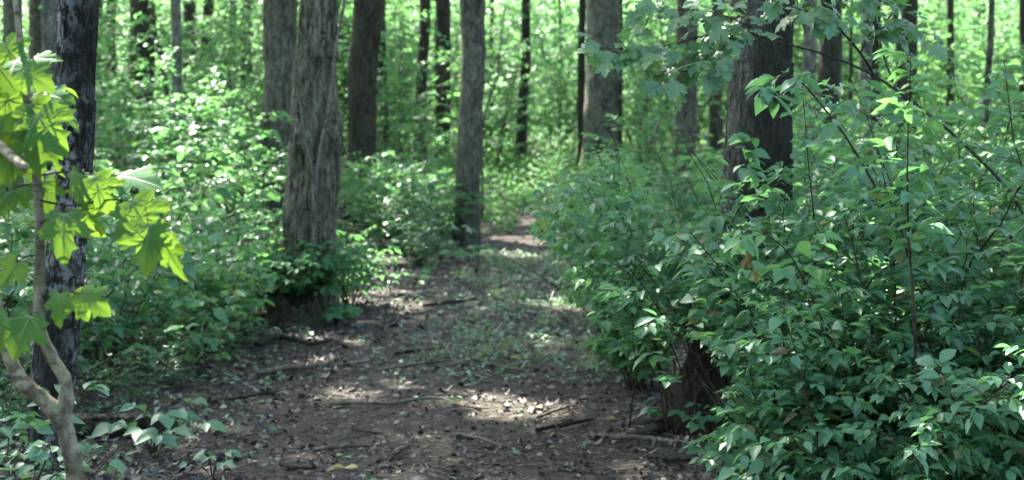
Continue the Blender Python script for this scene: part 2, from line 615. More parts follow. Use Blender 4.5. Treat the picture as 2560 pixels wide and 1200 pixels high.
def crown_mesh(acc, limb_acc, base, H, rad, n, seed):
    r2 = np.random.default_rng(seed)
    cen = base + np.array([0, 0, H])
    for k in range(7):
        az = k * 2.4 + r2.uniform(0, 1)
        L = rad * r2.uniform(.6, .95)
        z0 = H - r2.uniform(1, 4)
        z1 = z0 + r2.uniform(1.5, 3.5)
        P = smooth_path([base + (0, 0, z0), base + (math.cos(az) * L * .45, math.sin(az) * L * .45, (z0 + z1) / 2 + .4), base + (math.cos(az) * L, math.sin(az) * L, z1)], 8)
        tube(limb_acc, P, np.linspace(.09, .02, 8), 6)
    ncl = 60
    q = nrmz(r2.normal(size=(ncl, 3))) * (r2.uniform(0, 1, (ncl, 1)) ** .4)
    cl = cen + q * np.array([rad, rad, 3.0])
    ci = r2.integers(0, ncl, n)
    P = cl[ci] + r2.normal(size=(n, 3)) * np.array([.75, .75, .45])
    sel = P[:, 2] > base[2] + H - 4.5
    P, ci = P[sel], ci[sel]
    keep = open_to_sun(P)
    land = P - (P[:, 2:3] / S[2]) * S                 # where the leaf's shadow falls on the floor
    lx, ly = land[:, 0], land[:, 1]
    thin = .16 * sstep(26, 42, ly)                     # crowns thinned on purpose to let more light into the far wood,
    thin = np.maximum(thin, .16 * sstep(.6, 2.2, -lx - .06 * ly) * sstep(11, 15, ly))     # over the undergrowth beside the path
    thin = np.maximum(thin, .70 * sstep(4, 7, lx) * sstep(13, 20, ly))                    # and over the bright wood to the right
    thin = np.maximum(thin, .88 * np.maximum(1 - sstep(2.5, 6.5, P[:, 1]), sstep(.0, 1.5, P[:, 0]) * (1 - sstep(10, 13, P[:, 1]))))  # crowns thinned overhead and behind the camera to add skylight on the shrubs
    keep &= (.75 * r2.uniform(size=ncl)[ci] + .25 * r2.uniform(size=len(P))) > thin
    P = P[keep]
    m = len(P)
    y = nrmz(r2.normal(size=(m, 3)) * np.array([1, 1, .5]))
    nn = np.array([0, 0, 1.0]) + r2.normal(size=(m, 3)) * .45
    leaves(acc, LEAF_FAR, P, y, nn, r2.uniform(.26, .42, m), 1.25)


def trunk_mesh(acc, keys, base, H, segs, dz, bark_amp, nfur, flare, bumps=(), lean_top=None, seed=0, wob=.012):
    """keys: (z, x, y, radius) in world; z from ground up; continues with the last lean to H"""
    r2 = np.random.default_rng(seed)
    K = np.array(keys, float)
    K = K[np.argsort(K[:, 0])]
    ztop_seen = K[-1, 0]
    sl = (K[-1, 1:3] - K[0, 1:3]) / max(K[-1, 0] - K[0, 0], .1)
    top = np.concatenate([[base[2] + H], K[-1, 1:3] + sl * .5 * (base[2] + H - ztop_seen), [K[-1, 3] * .45]])
    bot = np.concatenate([[base[2] - .25], K[0, 1:3] - sl * .25, [K[0, 3]]])
    K = np.concatenate([[bot] if K[0, 0] > base[2] - .2 else np.zeros((0, 4)), K, [top]])
    zf = np.arange(base[2] - .25, ztop_seen + .6, dz)
    zc = np.linspace(ztop_seen + .6, base[2] + H, 16)[1:]
    z = np.concatenate([zf, zc])
    kk = smooth_path(np.column_stack([K[:, 1], K[:, 2], K[:, 0]]), 400)
    cxs, cys = np.interp(z, kk[:, 2], kk[:, 0]), np.interp(z, kk[:, 2], kk[:, 1])
    rr = np.interp(z, K[:, 0], K[:, 3])
    th = np.arange(segs) * 2 * PI / segs
    TH, Z = np.meshgrid(th, z)
    hgt = Z - base[2]
    rad = rr[:, None] * np.ones_like(TH)
    fl = np.exp(-np.maximum(hgt, -.1) / .22)
    lob = .5 + .5 * np.cos(TH * 5 + r2.uniform(0, 6)) + .35 * np.cos(TH * 3 + r2.uniform(0, 6))
    rad *= 1 + flare * fl * (.55 + .6 * lob)
    for k in range(6):
        rad *= 1 + wob * np.cos(r2.integers(1, 4) * TH + r2.uniform(1, 5) * Z + r2.uniform(0, 6))
    # bark: ridges that wander up the trunk, broken into plates
    w = .9 * np.sin(Z * 3.1 + TH * 2 + r2.uniform(0, 6)) + .6 * np.sin(Z * 7.3 - TH * 3 + r2.uniform(0, 6)) + .35 * np.sin(Z * 17 + TH * 5)
    ridge = 1 - np.abs(np.sin(nfur / 2 * TH + w))
    plate = np.abs(np.sin(Z * 14 + 2.2 * np.sin(TH * 4 + 1) + 1.3 * np.sin(Z * 5)))
    rad += bark_amp * 1.5 * (ridge - .4) + bark_amp * .8 * (plate - .5) + r2.normal(size=rad.shape) * bark_amp * .22
    bumps = list(bumps) + [(r2.uniform(.3, 5), r2.uniform(-3.1, 0), r2.uniform(.05, .2), r2.uniform(.3, .7), rr[0] * r2.uniform(-.12, .16)) for _ in range(7)]
    cxs = cxs + min(rr[0] * .13, .02) * (np.sin(z * r2.uniform(.8, 1.6) + r2.uniform(0, 6)) + .5 * np.sin(z * r2.uniform(2, 4) + r2.uniform(0, 6)))
    for (bz, bth, sz, sth, amp) in bumps:
        dth = np.angle(np.exp(1j * (TH - bth)))
        rad += amp * np.exp(-((hgt - bz) / sz) ** 2 - (dth / sth) ** 2)
    X = cxs[:, None] + rad * np.cos(TH)
    Y = cys[:, None] + rad * np.sin(TH)
    n, k = X.shape
    i = np.arange(n - 1)[:, None] * k
    j = np.arange(k)[None]
    f4 = np.stack([i + j, i + (j + 1) % k, i + k + (j + 1) % k, i + k + j], -1).reshape(-1, 4)
    acc.add(np.stack([X, Y, Z], -1).reshape(-1, 3), None, f4)
    return np.array([cxs[-1], cys[-1]])


def tree(pts, d, mat, label, short, H=15, amp=.008, nfur=18, flare=.35, crown=(4.2, 2600), bumps=(), group="tree trunks of the wood", cat="tree", name="tree", wob=.012):
    """pts: (photo row, centre column, width in photo pixels) down the trunk"""
    rows = []
    for py, px, w in pts:
        x, y, z = at(px, py, d)
        rows.append((z, x, y, w / 2 / F * d))
    rows.sort()
    # ground point under the lowest row, following the lean
    z0, x0, y0, r0 = rows[0]
    sl = (rows[-1][1] - x0) / max(rows[-1][0] - z0, .1)
    g = float(gz(x0, y0))
    bx = x0 - sl * max(z0 - g, 0)
    base = np.array([bx, y0, float(gz(bx, y0))])
    rows = [r for r in rows if r[0] > base[2] + .05]
    if rows[0][0] > base[2] + .25:
        rows.insert(0, (base[2] + .0, bx, y0, r0 * 1.04))
    t = thing(name, label, cat, base, group)
    near = d < 14
    a = Acc()
    segs, dz = (150, .012) if near else ((64, .03) if d < 27 else (32, .06))
    seed = int(pts[0][1] * 7 + d)
    tx = trunk_mesh(a, rows, base, H, segs, dz, amp, nfur, flare, bumps, seed=seed, wob=wob)
    a.obj("trunk", BK[mat], t, True, base)
    ca, la = Acc(), Acc()
    cb = np.array([tx[0], tx[1], base[2]])
    crown_mesh(ca, la, cb, H, crown[0], int(crown[1] * CROWN_SCALE), seed + 1)
    la.obj("limbs", BK[mat], t, True, base)
    ca.obj("crown", LM['canopy'], t, True, base)
    TREES.append((bx, d, short))
    return t, base


TREE_SPECS = [
    # near and middle trunks
    ([(0, 190, 98), (250, 188, 92), (420, 184, 86), (620, 165, 94), (800, 150, 104), (1000, 133, 108), (1170, 126, 104)], 6.7, 'lichen',
     "slim dark trunk mottled with pale lichen behind the pale maple sapling", "the lichen-mottled dark trunk", dict(H=13, amp=.0035, nfur=16, flare=.08, crown=(3.6, 2300))),
    ([(0, 795, 90), (150, 785, 100), (250, 782, 112), (300, 785, 120), (420, 782, 122), (520, 775, 124), (600, 772, 126), (700, 768, 130)], 12.0, 'shaggy',
     "shaggy grey-brown trunk with a rotten hollow and pale vines beside the path", "the shaggy hollow trunk", dict(H=15, amp=.011, nfur=22, flare=.5,
     bumps=((1.56, -2.2, .10, .5, .04), (1.33, -2.2, .09, .26, -.15), (1.30, -2.75, .22, .25, .035), (1.30, -1.75, .2, .2, .02), (1.05, -2.2, .12, .22, -.05), (.95, -2.7, .18, .5, .03), (.75, -1.2, .3, .5, .012)))),
    ([(0, 1181, 58), (150, 1178, 58), (300, 1175, 60), (450, 1171, 61), (600, 1168, 64)], 20.0, 'grey',
     "straight smooth grey trunk standing at the bend of the path", "the smooth grey trunk at the bend", dict(amp=.005, flare=.3)),
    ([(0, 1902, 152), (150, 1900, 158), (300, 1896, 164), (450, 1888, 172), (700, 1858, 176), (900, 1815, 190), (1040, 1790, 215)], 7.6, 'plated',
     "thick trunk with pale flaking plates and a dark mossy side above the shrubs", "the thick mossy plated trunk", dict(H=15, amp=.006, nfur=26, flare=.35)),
    ([(0, 920, 70), (120, 914, 72), (260, 908, 70), (430, 903, 72)], 24.0, 'brown',
     "stout dark brown furrowed trunk in the shrubs behind the hollow trunk", "the stout dark brown trunk", dict(amp=.012, nfur=20)),
    ([(0, 700, 84), (150, 698, 84), (300, 694, 88)], 22.0, 'grey',
     "broad grey trunk half hidden behind the shaggy hollow trunk", "the broad grey trunk", dict(amp=.012, nfur=9, wob=.03)),
    ([(0, 1507, 82), (150, 1506, 84), (300, 1504, 86), (410, 1500, 94)], 34.0, 'pale',
     "broadest pale grey trunk beyond the bend of the path", "the broad pale trunk", dict(amp=.006, flare=.2)),
    ([(0, 1718, 50), (150, 1714, 54), (300, 1711, 56), (430, 1703, 56), (540, 1698, 60)], 22.0, 'grey',
     "grey trunk behind the overhanging maple sprays", "the grey trunk behind the maple sprays", dict(amp=.006, flare=.4)),
    ([(0, 1316, 22), (120, 1315, 24), (260, 1306, 26), (400, 1303, 30)], 37.0, 'dark',
     "slim dark trunk beside the end of the visible path", "the slim dark trunk at the path end", dict(amp=.004)),
    ([(0, 1060, 27), (150, 1055, 28), (320, 1050, 30)], 33.0, 'brown',
     "slim brown trunk between the stout dark trunk and the smooth grey trunk", "the slim brown trunk", dict(amp=.005)),
    ([(0, 1106, 38), (290, 1106, 38)], 38.0, 'brown',
     "dark trunk crossed by bright leaves close beside the smooth grey trunk", "the trunk crossed by bright leaves", dict(amp=.006)),
    ([(0, 950, 26), (180, 955, 28), (330, 957, 30)], 31.0, 'dark',
     "narrow dark trunk leaning out from behind the stout brown trunk", "the narrow leaning dark trunk", dict(amp=.005)),
    ([(0, 352, 60), (120, 353, 62), (250, 354, 64)], 30.0, 'brown',
     "dark furrowed trunk rising from the thick bright undergrowth", "the dark furrowed trunk in the undergrowth", dict(amp=.012, nfur=18)),
    ([(0, 440, 24), (180, 440, 24), (350, 442, 25)], 20.0, 'pale',
     "thin pale grey trunk just beside the dark furrowed trunk", "the thin pale trunk", dict(amp=.003)),
    ([(0, 30, 46), (150, 36, 46), (280, 44, 48)], 27.0, 'grey',
     "grey trunk at the very edge beyond the sunlit maple leaves", "the grey trunk beyond the maple leaves", dict(amp=.006)),
    ([(0, 91, 33), (200, 88, 34)], 33.0, 'grey',
     "narrow grey-brown trunk next to the pale lichened trunk", "the narrow grey-brown trunk", dict(amp=.006)),
    ([(0, 124, 40), (150, 118, 42), (330, 112, 44)], 19.0, 'pale',
     "pale lichened trunk half hidden by the dark mottled trunk", "the pale lichened trunk", dict(amp=.004)),
    ([(0, 249, 19), (300, 246, 20)], 38.0, 'grey', "thin trunk seen close beside the lichen-mottled dark trunk", "the thin trunk by the mottled one", dict(amp=.004)),
    ([(0, 278, 24), (180, 277, 25)], 36.0, 'dark', "dark trunk between the mottled trunk and the dark furrowed one", "the dark trunk by the furrowed one", dict(amp=.004)),
    ([(0, 380, 11), (80, 392, 12), (150, 404, 13)], 28.0, 'brown', "thin leaning stem crossing beside the dark furrowed trunk", "the thin leaning stem", dict(amp=.002)),
    ([(0, 474, 30), (200, 472, 31)], 44.0, 'brown', "dim trunk behind the thin pale trunk", "the dim trunk behind the thin pale one", dict(amp=.005)),
    ([(0, 520, 26), (180, 512, 27)], 40.0, 'brown', "brown trunk leaning slightly over the thick undergrowth", "the slightly leaning brown trunk", dict(amp=.005)),
    ([(0, 582, 20), (200, 580, 20)], 46.0, 'grey', "distant thin trunk over the sunlit shrubs", "the distant thin trunk", dict(amp=.003)),
    ([(0, 617, 30), (200, 615, 32)], 48.0, 'dark', "distant dark trunk beside the broad grey trunk", "the distant dark trunk", dict(amp=.005)),
    ([(0, 1454, 18), (200, 1453, 19), (350, 1455, 20)], 35.0, 'dark', "thin dark trunk hugging the pale broad trunk on its path side", "the thin dark trunk on the path side", dict(amp=.003)),
    ([(0, 1551, 14), (200, 1550, 15), (260, 1550, 14)], 40.0, 'dark', "thin dark trunk behind the far edge of the broad pale trunk", "the thin dark trunk at its far edge", dict(amp=.003)),
    ([(0, 1794, 34), (200, 1792, 35)], 34.0, 'grey', "grey-brown trunk between the maple sprays and the thick plated trunk", "the grey-brown trunk by the plated one", dict(amp=.006)),
    ([(0, 2028, 32), (150, 2024, 34), (280, 2022, 35)], 20.0, 'pale', "pale grey trunk close behind the thick mossy trunk", "the pale trunk by the mossy one", dict(amp=.004)),
    ([(0, 2076, 56), (210, 2074, 58)], 27.0, 'dark', "dark trunk behind the fork of the arching branches", "the dark trunk behind the branches", dict(amp=.010)),
    ([(0, 2168, 28), (200, 2164, 29), (420, 2158, 30)], 25.0, 'pale', "grey front trunk of the close pair behind the tall leafy shoot", "the front trunk of the close pair", dict(amp=.004)),
    ([(0, 2188, 28), (300, 2186, 30)], 28.0, 'brown', "brown rear trunk of the close pair behind the tall leafy shoot", "the rear trunk of the close pair", dict(amp=.005)),
    ([(0, 2238, 13), (100, 2248, 18), (280, 2250, 20)], 17.0, 'dark', "thin dark stem bending at its top beside the brown trunk", "the thin bent dark stem", dict(amp=.002, H=10)),
    ([(0, 2272, 40), (250, 2270, 42)], 29.0, 'brown', "brown trunk before the brightest sunlit leaves", "the brown trunk before the bright leaves", dict(amp=.007)),
    ([(0, 2377, 17), (200, 2375, 18)], 34.0, 'brown', "thin straight brown trunk standing in bright leaves", "the thin straight brown trunk", dict(amp=.003)),
    ([(0, 2478, 14), (150, 2472, 16), (340, 2460, 18)], 24.0, 'grey', "thinnest grey trunk with a slight lean in bright leaves", "the thin grey leaning trunk", dict(amp=.003)),
    ([(0, 2556, 16), (200, 2555, 17)], 33.0, 'dark', "thin dark trunk cut by the frame beyond the shrubs", "the thin dark trunk at the edge", dict(amp=.003)),
    ([(0, 2128, 8), (300, 2126, 9)], 28.0, 'brown', "pole-thin stem between the dark trunk and the close pair", "the pole-thin stem", dict(amp=.001, H=9)),
    ([(0, 1400, 9), (200, 1400, 10)], 48.0, 'dark', "pole-thin far stem between the slim dark and broad pale trunks", "the pole-thin far stem", dict(amp=.002)),
    ([(0, 1230, 10), (300, 1228, 11)], 44.0, 'brown', "slender far stem just beside the smooth grey trunk", "the slender far stem", dict(amp=.002)),
]
for pts, d, mat, label, short, kw in TREE_SPECS:
    kw = dict(kw)
    if d > 18:
        kw.setdefault('crown', (4.6, 3000))
    t_, b_ = tree(pts, d, mat, label, short, **kw)
    if mat in ('plated', 'shaggy'):                    # roots running out into the soil
        for az, L, r0_ in ((200, .55, .055), (285, .4, .05), (160, .5, .05), (330, .4, .045), (245, .38, .04)):
            ra_ = Acc()
            dx_, dy_ = math.cos(R(az)), math.sin(R(az))
            Q_ = smooth_path([b_ + (dx_ * .12, dy_ * .12, .16), b_ + (dx_ * .24, dy_ * .24, .05), b_ + (dx_ * L * .7 - dy_ * .04, dy_ * L * .7 + dx_ * .04, .012), b_ + (dx_ * L, dy_ * L, -.04)], 16)
            tube(ra_, Q_, np.linspace(r0_ * 1.25, r0_ * .4, 16) * (1 + rng.normal(size=16) * .07), 10)
            ra_.obj("root", BK['rot'], t_, True, b_)

# ------------------------------------------------------------------ wood around the view: trees beside and behind the viewer, one leafy mass of far wood
ca, la, ta = Acc(), Acc(), Acc()
extra = [(-7, 3), (-6, 12), (-9, 18), (7, 4), (6.5, 12), (9, 18), (-3.5, -3), (4, -4), (0, -9), (-9, -8), (9, -8), (-13, 4), (13, 6), (-14, 26), (14, 28), (12, 38),
         (-13, 40), (3.4, 15.5), (-3.6, 27), (-1, 46), (6, 46), (-16, 14), (17, 18), (2, 27)]
for i, (x, y) in enumerate(extra):
    H = 14 + (i * 37 % 5)
    base = np.array([x, y, float(gz(x, y))])
    crown_mesh(ca, la, base, H, 4.6, 1700, 900 + i)
    if abs(x / max(y, 1)) > .42 or y < 1:
        trunk_mesh(ta, [(base[2] + .1, x, y, .2), (base[2] + 5, x, y, .17)], base, H, 14, .4, .01, 9, .3, seed=i)
tag(ca.obj("canopy_foliage", LM['canopy']), "high leaf canopy closing over the path between the trees", "canopy", kind='stuff')
tag(la.obj("canopy_limbs", BK['brown']), "high limbs of the leaf canopy over the path", "limbs", kind='stuff')
tag(ta.obj("surrounding_woods", BK['brown']), "trunks of the wood standing all around the viewer", "wood", kind='stuff')


def mass(acc, n, ncl, box, spread, size, tmpl, tilt=.6, clear=None):
    lo, hi = np.array(box[0], float), np.array(box[1], float)
    c = lo + (hi - lo) * rng.uniform(size=(ncl, 3))
    P = c[rng.integers(0, ncl, n)] + rng.normal(size=(n, 3)) * spread
    P[:, 2] += gz(P[:, 0], P[:, 1])
    if clear is not None:
        P = P[clear(P)]
    m = len(P)
    y = nrmz(rng.normal(size=(m, 3)) * np.array([1, 1, .45]) + [0, 0, -.2])
    nn = np.array([0, 0, 1.0]) + rng.normal(size=(m, 3)) * tilt
    leaves(acc, tmpl, P, y, nn, size * rng.uniform(.7, 1.3, m))


fa = Acc()
mass(fa, 70000, 700, ((-36, 60, 0), (36, 108, 11)), (1.7, 1.7, .9), .36, LEAF_FAR)
mass(fa, 34000, 330, ((-26, 49, 0), (26, 64, 7)), (1.3, 1.3, .6), .24, LEAF_FAR)
mass(fa, 40000, 420, ((-62, 108, 0), (62, 150, 16)), (2.4, 2.4, 1.4), .7, LEAF_FAR)
mass(fa, 16000, 190, ((-26, 46, 0), (26, 80, 1.7)), (1.6, 1.6, .4), .22, LEAF_FAR)
tag(fa.obj("far_wood_foliage", LM['far']), "sunlit far wood closing the view with layers of leaves", "wood", kind='stuff')
fc = Acc()
mass(fc, 15000, 260, ((-20, 28, 0), (20, 47, .5)), (.9, .9, .2), .12, LEAF_FAR, clear=lambda P: np.abs(P[:, 0] - path_c(P[:, 1])) > .75)
mass(fc, 8000, 150, ((-2.2, 28, 0), (4.5, 40, .25)), (.6, .8, .12), .11, LEAF_FAR)
mass(fc, 8000, 170, ((-1.7, 22.5, 0), (2.2, 30, .08)), (.3, .6, .06), .075, LEAF_FAR, clear=lambda P: np.abs(P[:, 0] - path_c(P[:, 1])) > .3)
tag(fc.obj("far_ground_cover", LM['sapling']), "bright low greenery covering the ground where the path ends", "ground cover", kind='stuff')
fa = Acc()
for i in range(46):
    y = rng.uniform(52, 100)
    x = rng.uniform(-.4, .4) * y
    g = float(gz(x, y))
    r = rng.uniform(.06, .2)
    tube(fa, [(x, y, g - .1), (x + rng.normal() * .1, y, g + 4), (x + rng.normal() * .3, y, g + 13)], [r, r * .9, r * .5], 8)
tag(fa.obj("far_wood_trunks", BK['brown']), "thin dim trunks deep in the far wood", "wood", kind='stuff')
fb = Acc()
for k in range(40):
    a_ = rng.uniform(0, 2 * PI)
    if abs(math.atan2(math.sin(a_ - PI / 2), math.cos(a_ - PI / 2))) < .5:
        continue
    rr_ = rng.uniform(20, 40)
    cx_, cy_ = math.cos(a_) * rr_, math.sin(a_) * rr_
    mass(fb, 900, 12, ((cx_ - 4, cy_ - 4, 0), (cx_ + 4, cy_ + 4, 9)), (1.4, 1.4, .9), .5, LEAF_FAR)
tag(fb.obj("surrounding_thicket_foliage", LM['under']), "thicket foliage of the wood all around the viewer", "thicket", kind='stuff')

# ------------------------------------------------------------------ shrubs
def shrub(stem_acc, leaf_acc, base, stems, leaf, tmpl, twig_step=.085, twig_len=.34, leaf_step=.62, start=.22, droop=.25, r0=.007, keep=None, seed=0, pitch=.35, petiole=.15, size_jit=.28, bare=0.0, wid=1.0, root=.05):
    """stems: list of (azimuth, tilt from vertical, length, curve) rooted round base; leaves sit in two ranks on side twigs"""
    r2 = np.random.default_rng(seed)
    base = np.asarray(base, float)
    for (az, tilt, L, curve) in stems:
        if isinstance(az, np.ndarray):
            P = az                                     # an explicit stem line
        else:
            n = 12
            t = np.linspace(0, 1, n)
            ang = tilt + curve * t
            st = L / (n - 1)
            hx = np.concatenate([[0], np.cumsum(np.sin(ang[:-1]) * st)])
            hz = np.concatenate([[0], np.cumsum(np.cos(ang[:-1]) * st)])
            wob = np.cumsum(r2.normal(size=(n, 2)) * .012 * L, axis=0)
            P = np.column_stack([math.cos(az) * hx + wob[:, 0], math.sin(az) * hx + wob[:, 1], hz])
            P = base + np.append(r2.normal(size=2) * root, 0) + P
        seg = np.linalg.norm(np.diff(P, axis=0), axis=1)
        cum = np.concatenate([[0], np.cumsum(seg)])
        LL = cum[-1]
        tube(stem_acc, P, np.linspace(r0, r0 * .25, len(P)), 6)
        s_ = start * LL
        side = r2.uniform(0, 6)
        while s_ < LL:
            p = np.array([np.interp(s_, cum, P[:, k]) for k in range(3)])
            frac = s_ / LL
            tdir = nrmz(np.array([np.interp(min(s_ + .05, LL), cum, P[:, k]) for k in range(3)]) - p + 1e-6)
            side += 2.4 + r2.normal() * .5
            h = np.array([math.cos(side), math.sin(side), 0])
            tl = twig_len * r2.uniform(.5, 1.25) * (1 - .55 * frac)
            dirv = nrmz(h * 1.0 + tdir * .55 + np.array([0, 0, pitch * r2.uniform(.2, 1)]))
            k = max(3, int(tl / (leaf * leaf_step)))
            tq = np.linspace(0, 1, k + 1)
            Q = p + dirv * tl * tq[:, None] + np.array([0, 0, -droop * tl]) * (tq ** 2)[:, None] + np.cumsum(r2.normal(size=(k + 1, 3)) * .008, 0)
            s_ += twig_step * r2.uniform(.6, 1.4)
            if keep is not None and not keep(Q[-1:])[0] and not keep(Q[:1])[0]:
                continue
            if keep is not None:
                kk_ = keep(Q)
                last = np.where(kk_)[0]
                if len(last) and last[-1] < k:
                    Q = Q[:max(last[-1] + 1, 2)]
                    k = len(Q) - 1
            tube(stem_acc, Q, np.linspace(r0 * .3, r0 * .12, len(Q)), 3, cap=False)
            if bare and r2.uniform() < bare:
                continue
            T = nrmz(np.gradient(Q, axis=0))[1:]
            q = Q[1:]
            upv = np.array([0, 0, 1.0]) + r2.normal(size=(k, 3)) * .16
            lat = nrmz(np.cross(T, upv))
            for sg in (1, -1):
                ok = r2.uniform(size=k) > .12
                if not ok.any():
                    continue
                m = int(ok.sum())
                yd = nrmz(T[ok] * .75 + sg * lat[ok] + r2.normal(size=(m, 3)) * .28 + np.array([0, 0, -.32]))
                nn = upv[ok] + sg * lat[ok] * .2 + r2.normal(size=(m, 3)) * .30
                sz = leaf * (1 + size_jit * r2.normal(size=m)).clip(.5, 1.6)
                pos = q[ok] + yd * petiole * sz[:, None]
                if keep is not None:
                    kp = keep(pos + yd * sz[:, None] * .6)
                    pos, yd, nn, sz = pos[kp], yd[kp], nn[kp], sz[kp]
                leaves(leaf_acc, tmpl, pos, yd, nn, sz, wid)
            if keep is None or keep(Q[-1:])[0]:
                leaves(leaf_acc, tmpl, Q[-1:], T[-1:] + np.array([0, 0, -.2]), np.array([[0, 0, 1.0]]) + r2.normal(size=(1, 3)) * .3, leaf * 1.05, wid)


def fan(n, tmin, tmax, L, seed, az0=0, az1=2 * PI, curve=.5):
    r2 = np.random.default_rng(seed)
    return [(az0 + (az1 - az0) * (k + r2.uniform(.1, .9)) / n, r2.uniform(tmin, tmax), L * r2.uniform(.7, 1.1), curve * r2.uniform(.3, 1.2)) for k in range(n)]


# pixel outline of the shrub mass beside the path: keeps the path, the hollow under the shrubs and the plated trunk open
def in_poly(px, py, poly):
    inside = np.zeros(px.shape, bool)
    n = len(poly)
    for i in range(n):
        x0, y0 = poly[i]
        x1, y1 = poly[(i + 1) % n]
        c = ((y0 > py) != (y1 > py)) & (px < (x1 - x0) * (py - y0) / (y1 - y0 + 1e-9) + x0)
        inside ^= c
    return inside


OPEN_LEFT = [(0, -100), (1780, -100), (1800, 330), (1780, 470), (1752, 550), (1680, 560), (1655, 440), (1600, 400), (1480, 360), (1400, 430), (1290, 500), (1330, 560), (1400, 640), (1430, 740),
             (1500, 830), (1480, 900), (1440, 950), (1530, 985), (1650, 985), (1700, 850), (1780, 850), (1840, 1000), (1810, 1060), (1720, 1110), (1740, 1300), (0, 1300)]
OPEN_TRUNK = [(1800, -100), (2010, -100), (1975, 160), (1960, 200), (1985, 330), (1960, 400), (1870, 430), (1800, 470)]


def clear_right(P):
    P = np.atleast_2d(P)
    x, y = proj(P)
    x = x + 18 * np.sin(y * .045) + 14 * np.sin(y * .11 + 1)
    return ~(in_poly(x, y, OPEN_LEFT) | in_poly(x, y, OPEN_TRUNK))


def shrub_thing(name, px, d, label, mat, group=None, cat="shrub", **kw):
    base = np.array([xat(px, d), d, 0.0])
    base[2] = float(gz(base[0], d)) - .01
    t = thing(name, label, cat, base, group)
    sa, lf = Acc(), Acc()
    kw.setdefault('keep', clear_right)
    shrub(sa, lf, base, **kw)
    sa.obj("stems", BK['stem'], t, True, base)
    lf.obj("foliage", LM[mat], t, True, base)
    return t


GR = "leafy shrubs in the thicket beside the path"
shrub_thing("shrub", 1745, 7.35, "thin-stemmed shrub leaning out over the path from the foot of the mossy trunk", 'shrub', GR,
            stems=fan(11, .0, .5, 1.75, 1, R(60), R(330), .7) + fan(5, .0, .4, 1.6, 2), leaf=.054, tmpl=LEAF_FINE, twig_len=.40, twig_step=.05, start=.30, r0=.0055, seed=3, root=.15)
shrub_thing("shrub", 1600, 8.9, "pale green shrub reaching furthest across the bend of the path", 'shrub_pale', GR,
            stems=fan(15, .05, .6, 1.7, 5, R(90), R(270), .6) + fan(6, .05, .3, 1.6, 6), leaf=.056, tmpl=LEAF_FINE, twig_len=.42, twig_step=.062, start=.1, seed=6)
shrub_thing("shrub", 1660, 11.5, "loose pale shrub with small leaves before the grey trunk", 'shrub_pale', GR,
            stems=fan(13, .05, .6, 1.7, 15, R(60), R(300), .6), leaf=.058, tmpl=LEAF_MID, twig_len=.45, twig_step=.062, start=.1, seed=16)
shrub_thing("shrub", 2130, 5.0, "low dense shrub filling the near corner with drooping pointed leaves", 'shrub', GR,
            stems=fan(17, .2, .95, .98, 7, curve=.5), leaf=.049, tmpl=LEAF_FINE, twig_len=.36, twig_step=.042, start=.12, droop=.35, seed=8, size_jit=.38)
shrub_thing("shrub", 2420, 4.9, "low dense shrub cut by the frame corner beneath the tall leafy shoot", 'shrub', GR,
            stems=fan(13, .2, .85, 1.05, 9, curve=.5), leaf=.05, tmpl=LEAF_FINE, twig_len=.36, twig_step=.042, start=.12, droop=.35, seed=10, size_jit=.38)
shrub_thing("shrub", 2060, 6.2, "chest-high shrub with bluish leaves under the mossy trunk", 'shrub', GR,
            stems=fan(13, .05, .6, 1.75, 11, curve=.45), leaf=.058, tmpl=LEAF_FINE, twig_len=.40, twig_step=.055, start=.15, seed=12, size_jit=.38)
shrub_thing("shrub", 2330, 6.0, "chest-high shrub around the foot of the tall leafy shoot", 'shrub', GR,
            stems=fan(13, .05, .6, 1.9, 13, curve=.45), leaf=.06, tmpl=LEAF_FINE, twig_len=.42, twig_step=.058, start=.15, seed=14, size_jit=.38)
shrub_thing("shrub", 2580, 5.9, "dark leafy shrub half outside the frame", 'shrub', GR,
            stems=fan(12, .05, .6, 1.9, 23, curve=.45), leaf=.06, tmpl=LEAF_FINE, twig_len=.42, twig_step=.06, start=.15, seed=24, size_jit=.38)
shrub_thing("shrub", 1950, 9.2, "shrub with its top just below the bare band of the mossy trunk", 'shrub', GR,
            stems=fan(11, .05, .5, 1.6, 17, curve=.45), leaf=.068, tmpl=LEAF_MID, twig_len=.42, twig_step=.075, start=.15, seed=18)
shrub_thing("shrub", 2240, 9.0, "tall shrub behind the chest-high ones and before the close pair of trunks", 'shrub_pale', GR,
            stems=fan(12, .05, .5, 2.1, 19, curve=.45), leaf=.07, tmpl=LEAF_MID, twig_len=.45, twig_step=.075, start=.15, seed=20)
shrub_thing("shrub", 2480, 8.6, "tall shrub in front of the thin grey leaning trunk", 'shrub_pale', GR,
            stems=fan(12, .05, .5, 2.1, 21, curve=.45), leaf=.07, tmpl=LEAF_MID, twig_len=.45, twig_step=.075, start=.15, seed=22)

shrub_thing("shrub", 1930, 5.6, "waist-high shrub with pale tips between the corner shrub and the shoot with the withered leaf", 'shrub', GR,
            stems=fan(14, .05, .6, 1.25, 25, curve=.5), leaf=.052, tmpl=LEAF_FINE, twig_len=.40, twig_step=.05, start=.2, seed=26, size_jit=.38)
shrub_thing("shrub", 2220, 5.4, "dense shrub just behind the corner shrub and before the tall leafy shoot", 'shrub', GR,
            stems=fan(14, .05, .65, 1.3, 27, curve=.5), leaf=.053, tmpl=LEAF_FINE, twig_len=.40, twig_step=.05, start=.15, seed=28, size_jit=.38)
shrub_thing("shrub", 2480, 5.3, "dense shrub by the frame edge between the corner shrubs and the tall ones", 'shrub', GR,
            stems=fan(14, .05, .65, 1.3, 29, curve=.5), leaf=.053, tmpl=LEAF_FINE, twig_len=.40, twig_step=.05, start=.15, seed=30, size_jit=.38)

